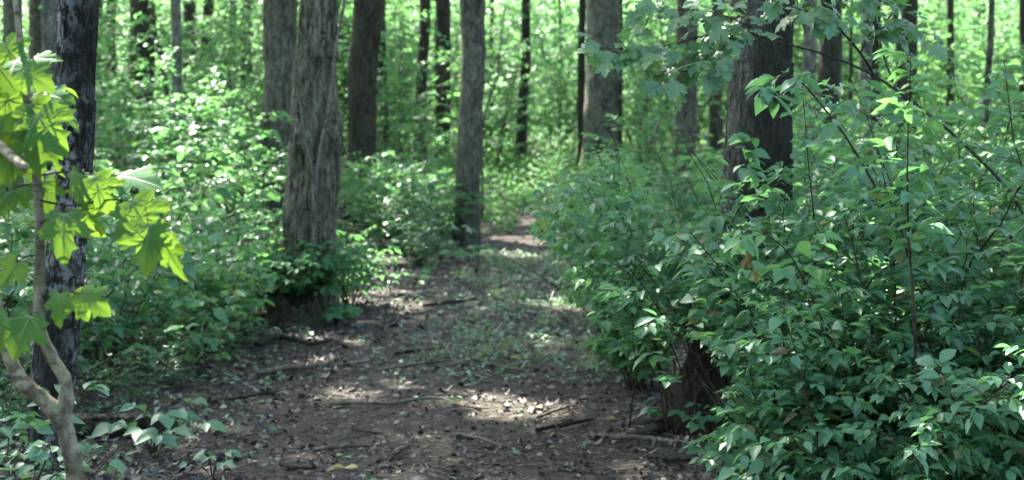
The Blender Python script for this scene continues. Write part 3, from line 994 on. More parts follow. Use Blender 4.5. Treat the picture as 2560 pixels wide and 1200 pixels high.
# tall shoots standing out of the thicket
def line(pts, n=16):
    return smooth_path([at(*p) for p in pts], n)


st_ = line([(2296, 1140, 5.0), (2286, 800, 5.0), (2272, 600, 5.0), (2268, 430, 5.0), (2272, 280, 5.0), (2277, 130, 5.02)])
shrub_thing("leafy_shoot", 2296, 5.0, "upright leafy shoot with sunlit pale leaves standing above the thicket", 'shrub_pale', "tall leafy shoots", "shoot",
            stems=[(st_, 0, 0, 0)], leaf=.078, tmpl=LEAF_FINE, twig_len=.17, twig_step=.07, start=.5, droop=.2, pitch=.5, r0=.0062, seed=31, keep=None, leaf_step=.9)
st_ = line([(2240, 1050, 5.6), (2230, 600, 5.6), (2150, 400, 5.55), (2060, 270, 5.5), (1990, 195, 5.5), (1940, 195, 5.45), (1890, 240, 5.4)])
shrub_thing("leafy_shoot", 2240, 5.6, "arching leafy shoot bending across the mossy trunk", 'shrub', "tall leafy shoots", "shoot",
            stems=[(st_, 0, 0, 0)], leaf=.085, tmpl=LEAF_FINE, twig_len=.2, twig_step=.085, start=.45, droop=.3, r0=.006, seed=33, keep=None, leaf_step=.9)
st_ = line([(1840, 1080, 6.4), (1800, 720, 6.4), (1830, 560, 6.3), (1875, 470, 6.2), (1850, 400, 6.1), (1890, 340, 6.1)])
shrub_thing("leafy_shoot", 1840, 6.4, "dark leafy shoot climbing before the dark side of the mossy trunk", 'shrub', "tall leafy shoots", "shoot",
            stems=[(st_, 0, 0, 0)], leaf=.08, tmpl=LEAF_FINE, twig_len=.25, twig_step=.085, start=.45, droop=.3, r0=.005, seed=35, keep=None, leaf_step=.85)
st_ = line([(2100, 900, 5.2), (2010, 700, 5.1), (1960, 620, 5.0), (1900, 580, 4.95), (1850, 575, 4.9)])
t = shrub_thing("leafy_shoot", 2100, 5.2, "bent shoot with bright lime leaves and a withered yellow leaf", 'shrub_pale', "tall leafy shoots", "shoot",
                stems=[(st_, 0, 0, 0)], leaf=.075, tmpl=LEAF_FINE, twig_len=.2, twig_step=.1, start=.5, droop=.35, r0=.004, seed=37, keep=None, leaf_step=.9)
wa = Acc()
for k, (px, py, sz, rot) in enumerate(((1868, 640, .05, .3), (1876, 668, .055, -.2), (1884, 690, .05, .5), (1862, 662, .04, -.6))):
    P = at(px, py - 15, 4.95)
    leaves(wa, [LEAF_FINE[2]], P, np.array([rot * .4, .1, -1]), np.array([rot, -1, .3]), sz, 1.0)
tube(wa, [at(1866, 578, 4.92), at(1872, 610, 4.95), at(1876, 650, 4.95)], .0012, 4)
wl = wa.obj("withered_leaf", LM['withered'], t, True, t.location)
wl["label"] = "withered yellow-brown leaves hanging from the shoot"

# ------------------------------------------------------------------ maples
MAPLES = [maple(1.2, True), maple(2.0, True, .5), maple(.7, True, -.5)]


def maple_leaf(acc, p, tip_dir, nrm, size, k):
    V, f, VV, vf = MAPLES[k % 3]
    y = nrmz(np.asarray(tip_dir, float))
    nn = np.asarray(nrm, float)
    nn = nrmz(nn - (nn @ y) * y)
    x = np.cross(y, nn)
    M = np.stack([x, y, nn])
    acc.add(p + size * (V @ M), f, None, 0)
    acc.add(p + size * (VV @ M), vf, None, 1)


def nodes(r):
    """swellings and scars along a young stem"""
    return r * (1 + rng.normal(size=len(r)) * .045 + .16 * (np.arange(len(r)) % 7 == 3))


# young maple close to the viewer: forked pale trunk, big sunlit leaves
d0 = 3.05
base = np.array([xat(196, d0), d0, float(gz(xat(196, d0), d0))])
mt = thing("maple_sapling", "young maple with pale forked trunk and big sunlit yellow-green leaves", "sapling", base, "young maples")
a = Acc()
P = smooth_path([base + (0.012, 0, -.05), at(190, 1500, d0), at(188, 1200, d0), at(172, 1110, d0), at(156, 1030, d0)], 26)
tube(a, P, nodes(np.interp(np.linspace(0, 1, 26), [0, .5, 1], [.026, .021, .0165])), 16)
P = smooth_path([at(158, 1060, d0), at(166, 960, d0), at(128, 890, d0), at(98, 800, d0), at(100, 620, d0), at(92, 450, d0), at(70, 280, d0), at(52, 120, d0), at(20, -150, d0)], 40)
tube(a, P, nodes(np.interp(np.linspace(0, 1, 40), [0, .25, 1], [.0155, .0125, .006])), 14)
P = smooth_path([at(160, 1062, d0), at(120, 1010, d0), at(60, 960, d0), at(28, 900, d0 + .02), at(4, 820, d0 + .04), at(-40, 600, d0 + .05), at(-60, 300, d0 + .05), at(-50, -100, d0)], 40)
tube(a, P, nodes(np.interp(np.linspace(0, 1, 40), [0, .3, 1], [.018, .0165, .006])), 14)
P = smooth_path([at(-45, 330, d0 + .04), at(0, 365, d0 - .02), at(45, 405, d0 - .1), at(64, 418, d0 - .12)], 12)
tube(a, P, np.linspace(.011, .009, 12), 10)
a.obj("trunk", BK['sapling'], mt, True, base)
lf = Acc()
# px, py of the leaf base, depth shift, size in metres, tip direction (x, y, z), normal
ML = [
    (10, 105, 0, .10, (.6, -.2, -.5), (-.3, -.5, .8)), (40, 150, -.05, .105, (.8, -.2, -.3), (0, -.4, 1)), (-10, 160, .05, .10, (.5, .2, -.8), (.3, -.9, .4)),
    (20, 250, -.02, .105, (.25, -.1, -.9), (.2, -.95, .1)), (-20, 290, .05, .10, (.8, -.2, -.5), (0, -.8, .6)), (60, 175, -.1, .09, (.7, -.1, -.6), (-.5, -.7, .5)),
    (85, 150, .1, .075, (.9, 0, .1), (0, -.5, .9)), (75, 260, -.05, .12, (.55, -.2, -.75), (-.1, -.75, .65)), (110, 235, .03, .085, (.9, -.1, -.2), (0, -.6, .8)),
    (95, 285, -.08, .13, (.6, -.2, -.75), (-.3, -.8, .5)), (135, 270, .02, .085, (.8, 0, -.5), (-.3, -.4, .85)), (80, 330, -.03, .115, (.15, -.1, -.95), (.2, -.9, .35)),
    (125, 360, .05, .095, (.4, 0, -.85), (-.5, -.8, .3)), (30, 330, .08, .09, (-.3, 0, -.9), (.3, -.9, .3)),
    (112, 455, 0, .085, (.12, 0, -1), (.25, -.9, .1)), (60, 460, .06, .095, (-.6, 0, -.8), (.1, -.8, .6)), (20, 480, .03, .08, (-.5, 0, -.8), (0, -.9, .4)),
    (180, 430, -.05, .10, (.3, .1, -.9), (-.75, -.5, .4)), (235, 445, -.06, .105, (.35, -.1, -.9), (-.25, -.9, .3)), (215, 440, .04, .09, (.9, .1, -.35), (-.1, -.5, .85)),
    (300, 440, -.02, .12, (1, -.1, -.16), (.1, -.12, 1)), (330, 505, -.1, .135, (.55, -.1, -.8), (-.1, -.85, .5)), (370, 560, -.14, .125, (-.1, -.1, -.95), (.2, -.95, .2)),
    (410, 605, -.05, .115, (.35, 0, -.95), (-.85, -.45, .25)),
    (160, 535, -.1, .125, (.08, -.1, -1), (-.1, -.95, .25)), (205, 520, -.02, .09, (.5, 0, -.85), (-.6, -.7, .3)), (125, 545, .04, .075, (-.5, 0, -.8), (.2, -.9, .3)),
    (150, 735, -.05, .085, (-.1, 0, -1), (-.55, -.8, .2)), (185, 735, 0, .08, (.5, 0, -.8), (.2, -.8, .5)), (205, 735, -.03, .09, (.75, 0, -.65), (-.3, -.55, .7)),
    (75, 790, -.1, .115, (-.25, -.1, -.85), (.15, -.85, .5)), (20, 795, -.05, .10, (-.3, 0, -.8), (.1, -.8, .6)), (45, 655, .05, .085, (-.6, 0, -.7), (.1, -.8, .5)),
    (8, 200, .12, .095, (.3, .1, -.9), (.2, -.8, .6)), (130, 215, .1, .07, (.9, .1, -.3), (-.2, -.3, .95)), (60, 395, .1, .085, (.5, .1, -.85), (-.2, -.6, .7)),
    (25, 395, .06, .08, (-.2, 0, -.95), (.3, -.85, .3)),
]
anchors = {0: at(70, 280, d0), 1: at(90, 420, d0), 2: at(100, 560, d0), 3: at(98, 740, d0), 4: at(60, 200, d0)}
twigs = [  # leafy twigs off the upright stem
    [at(72, 290, d0), at(90, 255, d0), at(130, 262, d0)], [at(60, 200, d0), at(40, 150, d0), at(10, 100, d0)], [at(92, 440, d0), at(160, 430, d0), at(215, 435, d0), at(300, 440, d0 - .02)],
    [at(95, 500, d0), at(180, 515, d0 - .04), at(260, 500, d0 - .06), at(330, 503, d0 - .08), at(400, 510, d0 - .04)], [at(98, 560, d0), at(130, 545, d0 - .04), at(235, 520, d0 - .06)],
    [at(100, 745, d0), at(150, 728, d0 - .03), at(205, 733, d0 - .02)], [at(100, 800, d0), at(70, 785, d0 - .06), at(15, 792, d0 - .04)], [at(76, 320, d0), at(40, 300, d0), at(-20, 285, d0)],
    [at(84, 380, d0), at(105, 350, d0), at(125, 352, d0)], [at(98, 640, d0), at(70, 640, d0), at(40, 655, d0)], [at(90, 460, d0), at(50, 465, d0), at(15, 480, d0)],
]
for tp in twigs:
    Q = smooth_path(tp, 10)
    tube(lf, Q, np.linspace(.003, .0014, 10), 5, 2)
TQ = np.concatenate([smooth_path(tp, 14) for tp in twigs])
for k, (px, py, dd, sz, td, nn) in enumerate(ML):
    p = at(px, py, d0 + dd)
    q = TQ[np.argmin(np.linalg.norm(TQ - p, axis=1))]
    tube(lf, smooth_path([q, (p + q) / 2 + (0, 0, .012), p], 6), .0011, 4, 2)
    j = rng.normal(size=3) * .15
    maple_leaf(lf, p, np.array(td) + j * .6, np.array(nn) + j, sz * .88, k)
lf.obj("foliage", [LM['maple'], VEIN, BK['stem']], mt, True, base)

# leaning maple whose boughs hang over the thicket
mb = np.array([xat(2900, 6.4), 6.4, 0.0])
mb[2] = float(gz(mb[0], mb[1]))
lm = thing("maple_sapling", "leaning maple with dark arching boughs and layered leaf sprays over the thicket", "sapling", mb, "young maples")
a = Acc()
B0 = smooth_path([mb, at(2720, 800, 6.3), at(2540, 505, 6.2), at(2420, 370, 6.2), at(2320, 285, 6.2), at(2240, 225, 6.2), at(2185, 188, 6.2)], 34)
tube(a, B0, np.linspace(.009, .005, 34), 10)
BR = [
    ([(2187, 190, 6.2), (2150, 132, 6.2), (2100, 72, 6.2), (2065, 25, 6.2), (2030, -60, 6.2)], .0065, .004),
    ([(2187, 190, 6.2), (2120, 158, 6.15), (2040, 130, 6.1), (1930, 100, 6.05), (1850, 80, 6.05), (1760, 90, 6.0), (1640, 120, 6.0), (1560, 132, 6.0), (1475, 126, 6.0)], .0055, .0016),
    ([(1930, 100, 6.05), (1860, 60, 6.0), (1780, 30, 6.0), (1680, 25, 6.0), (1600, 40, 6.0)], .004, .0018),
    ([(1850, 80, 6.05), (1790, 120, 6.0), (1740, 170, 5.95), (1640, 190, 5.95)], .0035, .0016),
    ([(2100, 72, 6.2), (2050, 40, 6.15), (1990, 20, 6.1), (1930, 0, 6.1)], .004, .002),
    ([(2240, 225, 6.2), (2200, 100, 6.3), (2230, 20, 6.3), (2150, -10, 6.3)], .005, .003),
    ([(2150, 132, 6.2), (2180, 80, 6.15), (2230, 70, 6.15), (2310, 85, 6.1)], .0035, .0016),
    ([(2065, 25, 6.2), (2120, 0, 6.2), (2200, -5, 6.2)], .003, .0016),
]
lines_ = []
for pts, ra, rb in BR:
    Q = smooth_path([at(*p) for p in pts], 26)
    tube(a, Q, np.linspace(ra, rb, 26), 7)
    lines_.append(Q)
a.obj("trunk", BK['dark'], lm, True, mb)
lf = Acc()
sprays = [(0, 18, .3), (1, 66, .36), (2, 30, .2), (3, 38, .1), (4, 26, .1), (6, 24, .1), (7, 14, .1), (5, 14, .3)]
for li, cnt, s0 in sprays:
    Q = lines_[li]
    for k in range(cnt):
        u_ = s0 + (1 - s0) * (k + rng.uniform(0, .9)) / cnt
        p = Q[int(u_ * 25)]
        T = nrmz(Q[min(int(u_ * 25) + 1, 25)] - Q[max(int(u_ * 25) - 1, 0)])
        sg = 1 if k % 2 else -1
        lat = nrmz(np.cross(T, [0, 0, 1.0]))
        off = nrmz(T * .5 + sg * lat * .8 + np.array([0, 0, rng.normal() * .35])) * rng.uniform(.03, .17)
        q = p + off
        tube(lf, [p, p + off * .5 + (0, 0, .006), q], .0011, 4, 2)
        if 1845 < proj(q)[0] < 2000 and proj(q)[1] > 60 and rng.uniform() < .75:
            continue
        yd = nrmz(off) * [1, .6, 1] + np.array([rng.normal() * .3, rng.normal() * .2, -.45])
        nn = np.array([rng.normal() * .4, -.75 + rng.normal() * .4, 1.0])
        maple_leaf(lf, q, yd, nn, rng.uniform(.058, .10), k)
lf.obj("foliage", [LM['maple_shade'], VEIN, BK['stem']], lm, True, mb)

# ------------------------------------------------------------------ undergrowth: shrubs and saplings copied from a few grown ones
def proto(name, cat, mat, **kw):
    t = bpy.data.objects.new(name, None)
    C.objects.link(t)
    t["category"] = cat
    sa, lf = Acc(), Acc()
    shrub(sa, lf, (0, 0, 0), **kw)
    sa.obj("stems", BK['stem'], t)
    lf.obj("foliage", LM[mat], t)
    t["h"] = float(max(v[2] for v in np.concatenate(lf.V)))
    return t


PROTOS = [
    proto("shrub", "shrub", 'under', stems=fan(10, .05, .6, 1.3, 41, curve=.45), leaf=.085, tmpl=LEAF_MID, twig_len=.45, twig_step=.085, start=.12, seed=42),
    proto("shrub", "shrub", 'under_dark', stems=fan(11, .05, .7, 1.2, 43, curve=.5), leaf=.07, tmpl=LEAF_MID, twig_len=.42, twig_step=.08, start=.12, seed=44),
    proto("shrub", "shrub", 'under', stems=fan(9, .05, .8, 1.2, 45, curve=.6), leaf=.065, tmpl=LEAF_MID, twig_len=.5, twig_step=.075, start=.12, seed=46, wid=1.15),
    proto("shrub", "shrub", 'shrub_pale', stems=fan(8, .05, .5, 1.4, 47, curve=.5), leaf=.1, tmpl=LEAF_MID, twig_len=.5, twig_step=.1, start=.15, seed=48),
]
PROTOS += [
    proto("shrub", "shrub", 'under', stems=fan(5, .03, .35, 1.3, 141, curve=.3), leaf=.075, tmpl=LEAF_MID, twig_len=.34, twig_step=.11, start=.2, seed=142, size_jit=.4),
    proto("shrub", "shrub", 'shrub_pale', stems=fan(4, .05, .5, 1.2, 143, curve=.4), leaf=.09, tmpl=LEAF_MID, twig_len=.38, twig_step=.12, start=.25, seed=144, size_jit=.4),
    proto("shrub", "shrub", 'under_dark', stems=fan(6, .03, .45, 1.4, 145, curve=.3), leaf=.06, tmpl=LEAF_MID, twig_len=.4, twig_step=.1, start=.2, seed=146, size_jit=.4),
]
SAPS = [
    proto("sapling", "sapling", 'sapling', stems=fan(2, .02, .15, 4.6, 51, curve=.15), leaf=.13, tmpl=MAPLE_FAR, twig_len=1.5, twig_step=.12, start=.18, r0=.02, seed=52, leaf_step=.9, pitch=.25, droop=.2),
    proto("sapling", "sapling", 'sapling', stems=fan(1, .02, .1, 5.5, 53, curve=.1), leaf=.12, tmpl=MAPLE_FAR, twig_len=1.7, twig_step=.085, start=.15, r0=.025, seed=54, leaf_step=.9, pitch=.2, droop=.15),
    proto("sapling", "sapling", 'under', stems=fan(3, .03, .25, 3.2, 55, curve=.25), leaf=.1, tmpl=LEAF_MID, twig_len=1.1, twig_step=.1, start=.15, r0=.015, seed=56, leaf_step=.8, pitch=.3, droop=.2),
]
used = set()


def place(protos, k, x, y, h, label, group, fat=1.0):
    src = protos[k]
    s_ = h / src["h"]
    loc = (x, y, float(gz(x, y)) - .02)
    rz = float(rng.uniform(0, 2 * PI))
    if id(src) not in used:
        used.add(id(src))
        src.location, src.rotation_euler, src.scale = loc, (0, 0, rz), (s_ * fat, s_ * fat, s_)
        src["label"], src["group"] = label, group
        return src
    return copy_thing(src, loc, rz, (s_ * fat, s_ * fat, s_), label, group)


def nearest(x, y):
    best = min(TREES, key=lambda t: abs((x / y - t[0] / t[1])) * 20 + abs(y - t[1]) * .12)
    return best


TOPX = [-100, 0, 250, 400, 470, 560, 640, 690, 720, 850, 870, 950, 1050, 1120, 1150, 1210, 1230, 1290, 1450, 1560, 1650, 1740, 1800, 2000, 2150, 2300, 2450, 2700]
TOPY = [330, 300, 185, 240, 300, 200, 300, 360, 640, 640, 440, 400, 330, 380, 560, 560, 430, 405, 405, 380, 480, 470, 400, 300, 320, 300, 300, 300]
placed = []
SIZES = ("low", "knee-high", "waist-high", "chest-high", "tall")


def undergrowth(n, dlo, dhi, pxlo, pxhi, hmin, hmax, seed, loose=.5):
    r2 = np.random.default_rng(seed)
    done = tries = 0
    while done < n and tries < n * 40:
        tries += 1
        d = dlo + (dhi - dlo) * r2.uniform() ** .9
        px = r2.uniform(pxlo, pxhi)
        x = xat(px, d)
        if abs(x - path_c(d)) < path_w(d) + .45:
            continue
        if 630 < px < 870 and d < 12.6:
            continue
        if any((x - q[0]) ** 2 + (d - q[1]) ** 2 < q[2] ** 2 for q in placed):
            continue
        h = r2.uniform(hmin, hmax)
        wpx = .5 * h / d * F
        lim = max(np.interp(px + s_ * wpx, TOPX, TOPY) for s_ in (-.65, -.3, 0, .3, .65))
        # trunks that stand further away set the limit
        zmax = CZ - (lim - HY) / F * d - float(gz(x, d))
        h = min(h, zmax * (1 + .35 * max(r2.normal(), -.6)) + .05 if lim < 520 else zmax * .9)
        if h < (.28 if d > 11 else .16):
            continue
        placed.append((x, d, .26 + .016 * d))
        k = int(r2.integers(4, 7)) if r2.uniform() < loose else int(r2.integers(0, 4))
        tr = nearest(x, d)
        size = "low" if h < .5 else "knee-high" if h < .8 else "waist-high" if h < 1.15 else "chest-high" if h < 1.5 else "tall"
        look = ("broad-leaved", "dark", "fine-leaved", "pale large-leaved", "leggy", "leggy pale", "leggy dark")[k]
        rel = "before" if d < tr[1] - .8 else "behind" if d > tr[1] + .8 else "beside"
        place(PROTOS, k, x, d, h, f"{size} {look} shrub in the undergrowth {rel} {tr[2]}", "undergrowth shrubs between the trunks", 1.15)
        done += 1


undergrowth(44, 10.2, 16, -60, 900, .35, 1.5, 61, .75)
undergrowth(34, 8.2, 11.2, 200, 640, .2, .55, 68, 1.0)
undergrowth(6, 7.2, 9.5, -60, 90, .2, .5, 69, 1.0)
undergrowth(70, 16, 27, -60, 1140, .9, 2.2, 62)
undergrowth(60, 27, 44, -60, 1600, 1.0, 2.4, 63)
undergrowth(46, 11, 24, 1480, 2620, .9, 2.0, 64)
undergrowth(40, 24, 44, 1480, 2620, 1.0, 2.4, 65)

SAP = [(1640, 17, 2.0, 2), (610, 15.5, 2.0, 2), (265, 17, 2.3, 2), (560, 21, 2.6, 2), (860, 17, 1.5, 2), (1090, 25, 2.2, 2), (300, 24, 3.7, 2), (490, 26, 4.0, 2), (645, 25.5, 3.9, 2), (555, 18, 2.7, 2), (1010, 30, 4.3, 2), (1245, 37, 4.8, 2), (1400, 39, 4.8, 2), (1610, 26, 3.6, 2), (1385, 30, 1.5, 2),  # px, depth, height, kind
    (1260, 44, 5.2, 0), (1370, 47, 6, 1), (1200, 41, 5, 1), (1010, 40, 5, 0), (1100, 45, 5.5, 1), (930, 43, 5, 2), (820, 40, 5.5, 0), (640, 37, 4.2, 1), (560, 36, 4.5, 0), (500, 31, 3.4, 2),
    (250, 40, 5, 1), (150, 42, 5, 0), (40, 40, 5, 1), (400, 42, 5, 0), (1600, 43, 5.5, 1), (1650, 36, 5, 0), (1760, 42, 5.5, 1), (1850, 40, 5, 0), (2000, 41, 5.5, 1),
    (2110, 38, 5, 0), (2220, 46, 5.5, 1), (2330, 48, 6, 0), (2430, 46, 5.5, 1), (2530, 48, 6, 0), (1480, 50, 6, 0), (1240, 33, 3.4, 2), (1420, 41, 4.4, 2), (1620, 28, 3.2, 2),
    (2130, 30, 3.5, 2), (2400, 33, 3.2, 2), (730, 47, 6, 0), (1330, 55, 7, 1), (1150, 54, 7, 0), (980, 29, 3.0, 2), (2560, 36, 4, 2), (310, 33, 3.2, 2),
]
r3 = np.random.default_rng(77)
for k in range(150):
    SAP.append((r3.uniform(-60, 2620), 26 + 28 * r3.uniform() ** .7, 0, int(r3.integers(0, 3))))
for px, d, h, k in SAP:
    if h == 0:
        h = float(r3.uniform(2.4, 4.6) * (.55 + d / 60))
        if 1210 < px < 1450 and d < 42:
            continue
        if any(d < q[1] + 2 and abs(px - CX - F * q[0] / q[1]) < 900 / d + 18 for q in TREES):
            continue
    x = xat(px, d)
    tr = nearest(x, d)
    rel = "before" if d < tr[1] - .8 else "behind" if d > tr[1] + .8 else "beside"
    look = ("double-stemmed", "slender", "bushy")[k]
    size = "tall" if h > 4.8 else "young" if h > 3.3 else "short"
    place(SAPS, k, x, d, h, f"{size} {look} green sapling {rel} {tr[2]}", "bright saplings in the far undergrowth")

# ------------------------------------------------------------------ small plants of their own
def keep_all(P):
    return np.ones(len(np.atleast_2d(P)), bool)


shrub_thing("shrub", 262, 9.2, "leaning dark-stemmed shrub with pointed leaves behind the mottled trunk", 'shrub', "shrubs at the path edge", stems=[
    (smooth_path([onground(270, 985), at(330, 920, 9.0), at(400, 870, 9.0), at(470, 820, 9.0), at(560, 740, 9.0)], 12), 0, 0, 0)] + fan(7, .1, .6, 1.05, 71, R(0), R(200), .5),
    leaf=.085, tmpl=LEAF_FINE, twig_len=.42, twig_step=.075, start=.25, seed=72, keep=None)
shrub_thing("shrub", 520, 10.4, "light green shrub with long leaves spreading over the path edge", 'shrub_pale', "shrubs at the path edge", stems=fan(11, .1, .75, .95, 73, curve=.5),
            leaf=.095, tmpl=LEAF_FINE, twig_len=.42, twig_step=.08, start=.2, seed=74, keep=None)
shrub_thing("shrub", 765, 11.72, "leafy shrub hiding the foot of the shaggy hollow trunk", 'under', "shrubs at the path edge", stems=fan(14, .1, .6, .74, 75, curve=.5),
            leaf=.075, tmpl=LEAF_FINE, twig_len=.34, twig_step=.06, start=.42, seed=76, keep=None)
shrub_thing("shrub", 655, 11.9, "light shrub at the edge of the undergrowth close beside the rotten stump", 'under', "shrubs at the path edge", stems=fan(10, .1, .6, .85, 175, curve=.5),
            leaf=.075, tmpl=LEAF_FINE, twig_len=.36, twig_step=.07, start=.2, seed=176, keep=None)
shrub_thing("shrub", 868, 12.6, "small sunlit shrub on the far side of the shaggy hollow trunk", 'under', "shrubs at the path edge", stems=fan(9, .1, .6, .7, 177, curve=.5),
            leaf=.075, tmpl=LEAF_FINE, twig_len=.34, twig_step=.07, start=.2, seed=178, keep=None)
shrub_thing("shrub", -10, 4.8, "low shrub with broad pale leaves at the foot of the maple sapling", 'plant', "shrubs at the path edge", stems=fan(11, .1, .8, .74, 77, curve=.5),
            leaf=.06, tmpl=LEAF_FINE, twig_len=.26, twig_step=.07, start=.2, seed=78, keep=None)
shrub_thing("shrub", 60, 8.2, "dark shrub behind the foot of the lichen-mottled trunk", 'under_dark', "shrubs at the path edge", stems=fan(11, .1, .7, 1.15, 79, curve=.5),
            leaf=.08, tmpl=LEAF_FINE, twig_len=.38, twig_step=.075, start=.15, seed=80, keep=None)


def low_plant(px, py, label, n, h, leaf, mat='plant', seed=0, group="low broad-leaved plants on the litter"):
    base = onground(px, py)
    t = thing("low_plant", label, "plant", base, group)
    r2 = np.random.default_rng(seed)
    sa, lf = Acc(), Acc()
    for k in range(n):
        az = k * 2.4 + r2.uniform(-.4, .4)
        tl = h * r2.uniform(.6, 1.1)
        out = h * r2.uniform(.35, 1.0)
        P = smooth_path([base, base + (math.cos(az) * out * .35, math.sin(az) * out * .35, tl * .7), base + (math.cos(az) * out, math.sin(az) * out, tl)], 8)
        tube(sa, P, np.linspace(.0028, .0014, 8), 4)
        hd = np.array([math.cos(az), math.sin(az), -.15])
        for da in (-1.15, 0, 1.15):
            dv = np.array([math.cos(az + da), math.sin(az + da), -.22])
            leaves(lf, LEAF_FINE, P[-1] + dv * .008, dv, np.array([0, -.35, 1]) + r2.normal(size=3) * .16, leaf * r2.uniform(.8, 1.15) * (1.1 if da == 0 else .95), 1.25)
    sa.obj("stems", BK['stem'], t, True, base)
    lf.obj("foliage", LM[mat], t, True, base)


low_plant(385, 1150, "three-leaved bluish plant standing on the litter by the rotten log", 12, .26, .10, seed=81)
low_plant(530, 1200, "small three-leaved plant at the path edge below the bluish plant", 6, .12, .06, seed=82)
low_plant(1880, 1120, "small bright plant under the hollow of the leaning shrub", 10, .2, .06, 'shrub_pale', seed=83)
low_plant(1765, 1112, "low leafy sprig before the dark foot of the mossy trunk", 8, .2, .06, 'shrub', seed=91)
low_plant(1690, 1085, "seedling with drooping leaves at the root of the mossy trunk", 5, .14, .075, 'shrub', seed=84)
low_plant(1830, 1230, "low leafy plant below the corner shrub by the path", 10, .16, .055, 'plant', seed=85)
low_plant(985, 760, "sunlit little plant at the path edge beyond the hollow trunk", 10, .3, .085, 'under', seed=86)
low_plant(1190, 690, "low plant with long leaves before the smooth grey trunk", 10, .3, .12, 'under', seed=87)
low_plant(840, 815, "fern-like low plant spreading by the foot of the hollow trunk", 12, .16, .1, 'under', seed=88)
low_plant(1100, 655, "dark low plant at the foot of the smooth grey trunk", 12, .4, .12, 'under_dark', seed=89)

# ------------------------------------------------------------------ litter, seedlings, grass
def floor_points(n, ylo, yhi, xlo, xhi, power=2.0):
    y = ylo * (yhi / ylo) ** rng.uniform(size=n)
    x = rng.uniform(xlo, xhi, n) * (y if xhi < 1 else 1)
    return x, y


m_, nt_, N_, L_, p_ = newmat("dead_leaf_litter")
g_ = N_.new("ShaderNodeNewGeometry")
c_ = ramp(nt_, [(0, (.018, .014, .010)), (.3, (.044, .034, .025)), (.72, (.08, .065, .048)), (.93, (.14, .12, .092)), (1, (.26, .225, .175))], g_.outputs["Random Per Island"])
L_.new(c_, p_.inputs["Base Color"])
p_.inputs["Roughness"].default_value = .7
LITTER = m_
la = Acc()
x, y = floor_points(60000, 4.6, 30, -.42, .42)
on_path = np.abs(x - path_c(y)) < path_w(y) * .8
keep = ~on_path | (rng.uniform(size=len(x)) < .55)
x, y = x[keep], y[keep]
m = len(x)
P = np.column_stack([x, y, gz(x, y) + .006 + .012 * rng.uniform(size=m)])
yd = rng.normal(size=(m, 3)) * [1, 1, .22]
leaves(la, [ovate((0, .4, .75, 1), (0, .28, .2, 0), .5, .5), ovate((0, .4, .75, 1), (0, .24, .2, 0), -.4, -.3)] + LEAF_MID, P, yd, np.array([0, 0, 1.0]) + rng.normal(size=(m, 3)) * .45, rng.uniform(.012, 1, m) ** 2.2 * .058 * np.clip(y / 9, .85, 1.6) + .014, rng.uniform(.5, 1.3, m))
tag(la.obj("leaf_litter", LITTER), "brown dead leaf litter strewn over the path and forest floor", "leaf litter", kind='stuff')

ta = Acc()
x, y = floor_points(8500, 4.8, 22, -.4, .36)
for xx, yy in zip(x, y):
    L = rng.uniform(.03, .14) * (1.6 if rng.uniform() < .12 else 1)
    az = rng.normal() * .7 if rng.uniform() < .6 else rng.uniform(0, PI)
    z0 = float(gz(xx, yy)) + .008
    dx, dy = math.cos(az) * L / 2, math.sin(az) * L / 2
    tube(ta, [(xx - dx, yy - dy, z0), (xx + rng.normal() * .006, yy + rng.normal() * .006, z0 + .006), (xx + dx, yy + dy, z0 + rng.uniform(0, .02))], [.0016, rng.uniform(.0016, .004), .001], 4, cap=False)
tag(ta.obj("twig_litter", BK['twig']), "fine dead twigs scattered through the leaf litter", "twig litter", kind='stuff')

ga = Acc()


def seedlings(n, fx, size, step=1):
    x, y = fx(n)
    m = len(x)
    for k in range(3):
        a_ = rng.uniform(0, 2 * PI, m)
        yd = np.column_stack([np.cos(a_), np.sin(a_), np.full(m, .05)])
        P = np.column_stack([x, y, gz(x, y) + rng.uniform(.01, .06, m)]) + yd * .006
        leaves(ga, LEAF_MID, P, yd, np.array([0, 0, 1.0]) + rng.normal(size=(m, 3)) * .28, size * rng.uniform(.6, 1.3, m))


def fx_edges(n):
    x, y = floor_points(n, 5, 26, -.42, .42)
    dist = np.abs(x - path_c(y)) - path_w(y)
    k = rng.uniform(size=n) < np.where(dist > 0, np.clip(.10 + dist * .35, 0, .8), .03)
    return x[k], y[k]


def fx_mid(n):
    y = rng.uniform(9, 19, n)
    x = path_c(y) + .25 + rng.normal(size=n) * .55
    return x, y


seedlings(14000, fx_edges, .045)
seedlings(1500, fx_mid, .045)
tag(ga.obj("ground_cover", LM['plant']), "tiny green seedlings dotted over the brown leaf litter", "ground cover", kind='stuff')

gr = Acc()
n = 2600
cl = np.column_stack([rng.normal(.25, .5, 64), rng.uniform(9.3, 18, 64)])
cl[:, 0] += path_c(cl[:, 1])
cl = np.concatenate([cl, np.column_stack([rng.normal(.2, 1.4, 60) + 1.0, rng.uniform(27, 38, 60)])])
ci = rng.integers(0, len(cl), n)
P2 = cl[ci] + rng.normal(size=(n, 2)) * .07
P = np.column_stack([P2, gz(P2[:, 0], P2[:, 1])])
az = rng.uniform(0, 2 * PI, n)
up = np.column_stack([np.cos(az) * .5, np.sin(az) * .5, rng.uniform(.5, 1.2, n)])
leaves(gr, [ovate((0, .4, .75, 1), (.02, .022, .016, 0), .1, .35)], P, up, np.column_stack([-np.cos(az), -np.sin(az), np.full(n, .6)]), rng.uniform(.07, .2, n) * np.where(P[:, 1] > 22, 1.8, 1))
tag(gr.obj("grass", LM['grass']), "sparse green grass growing along the middle of the path", "grass", kind='stuff')

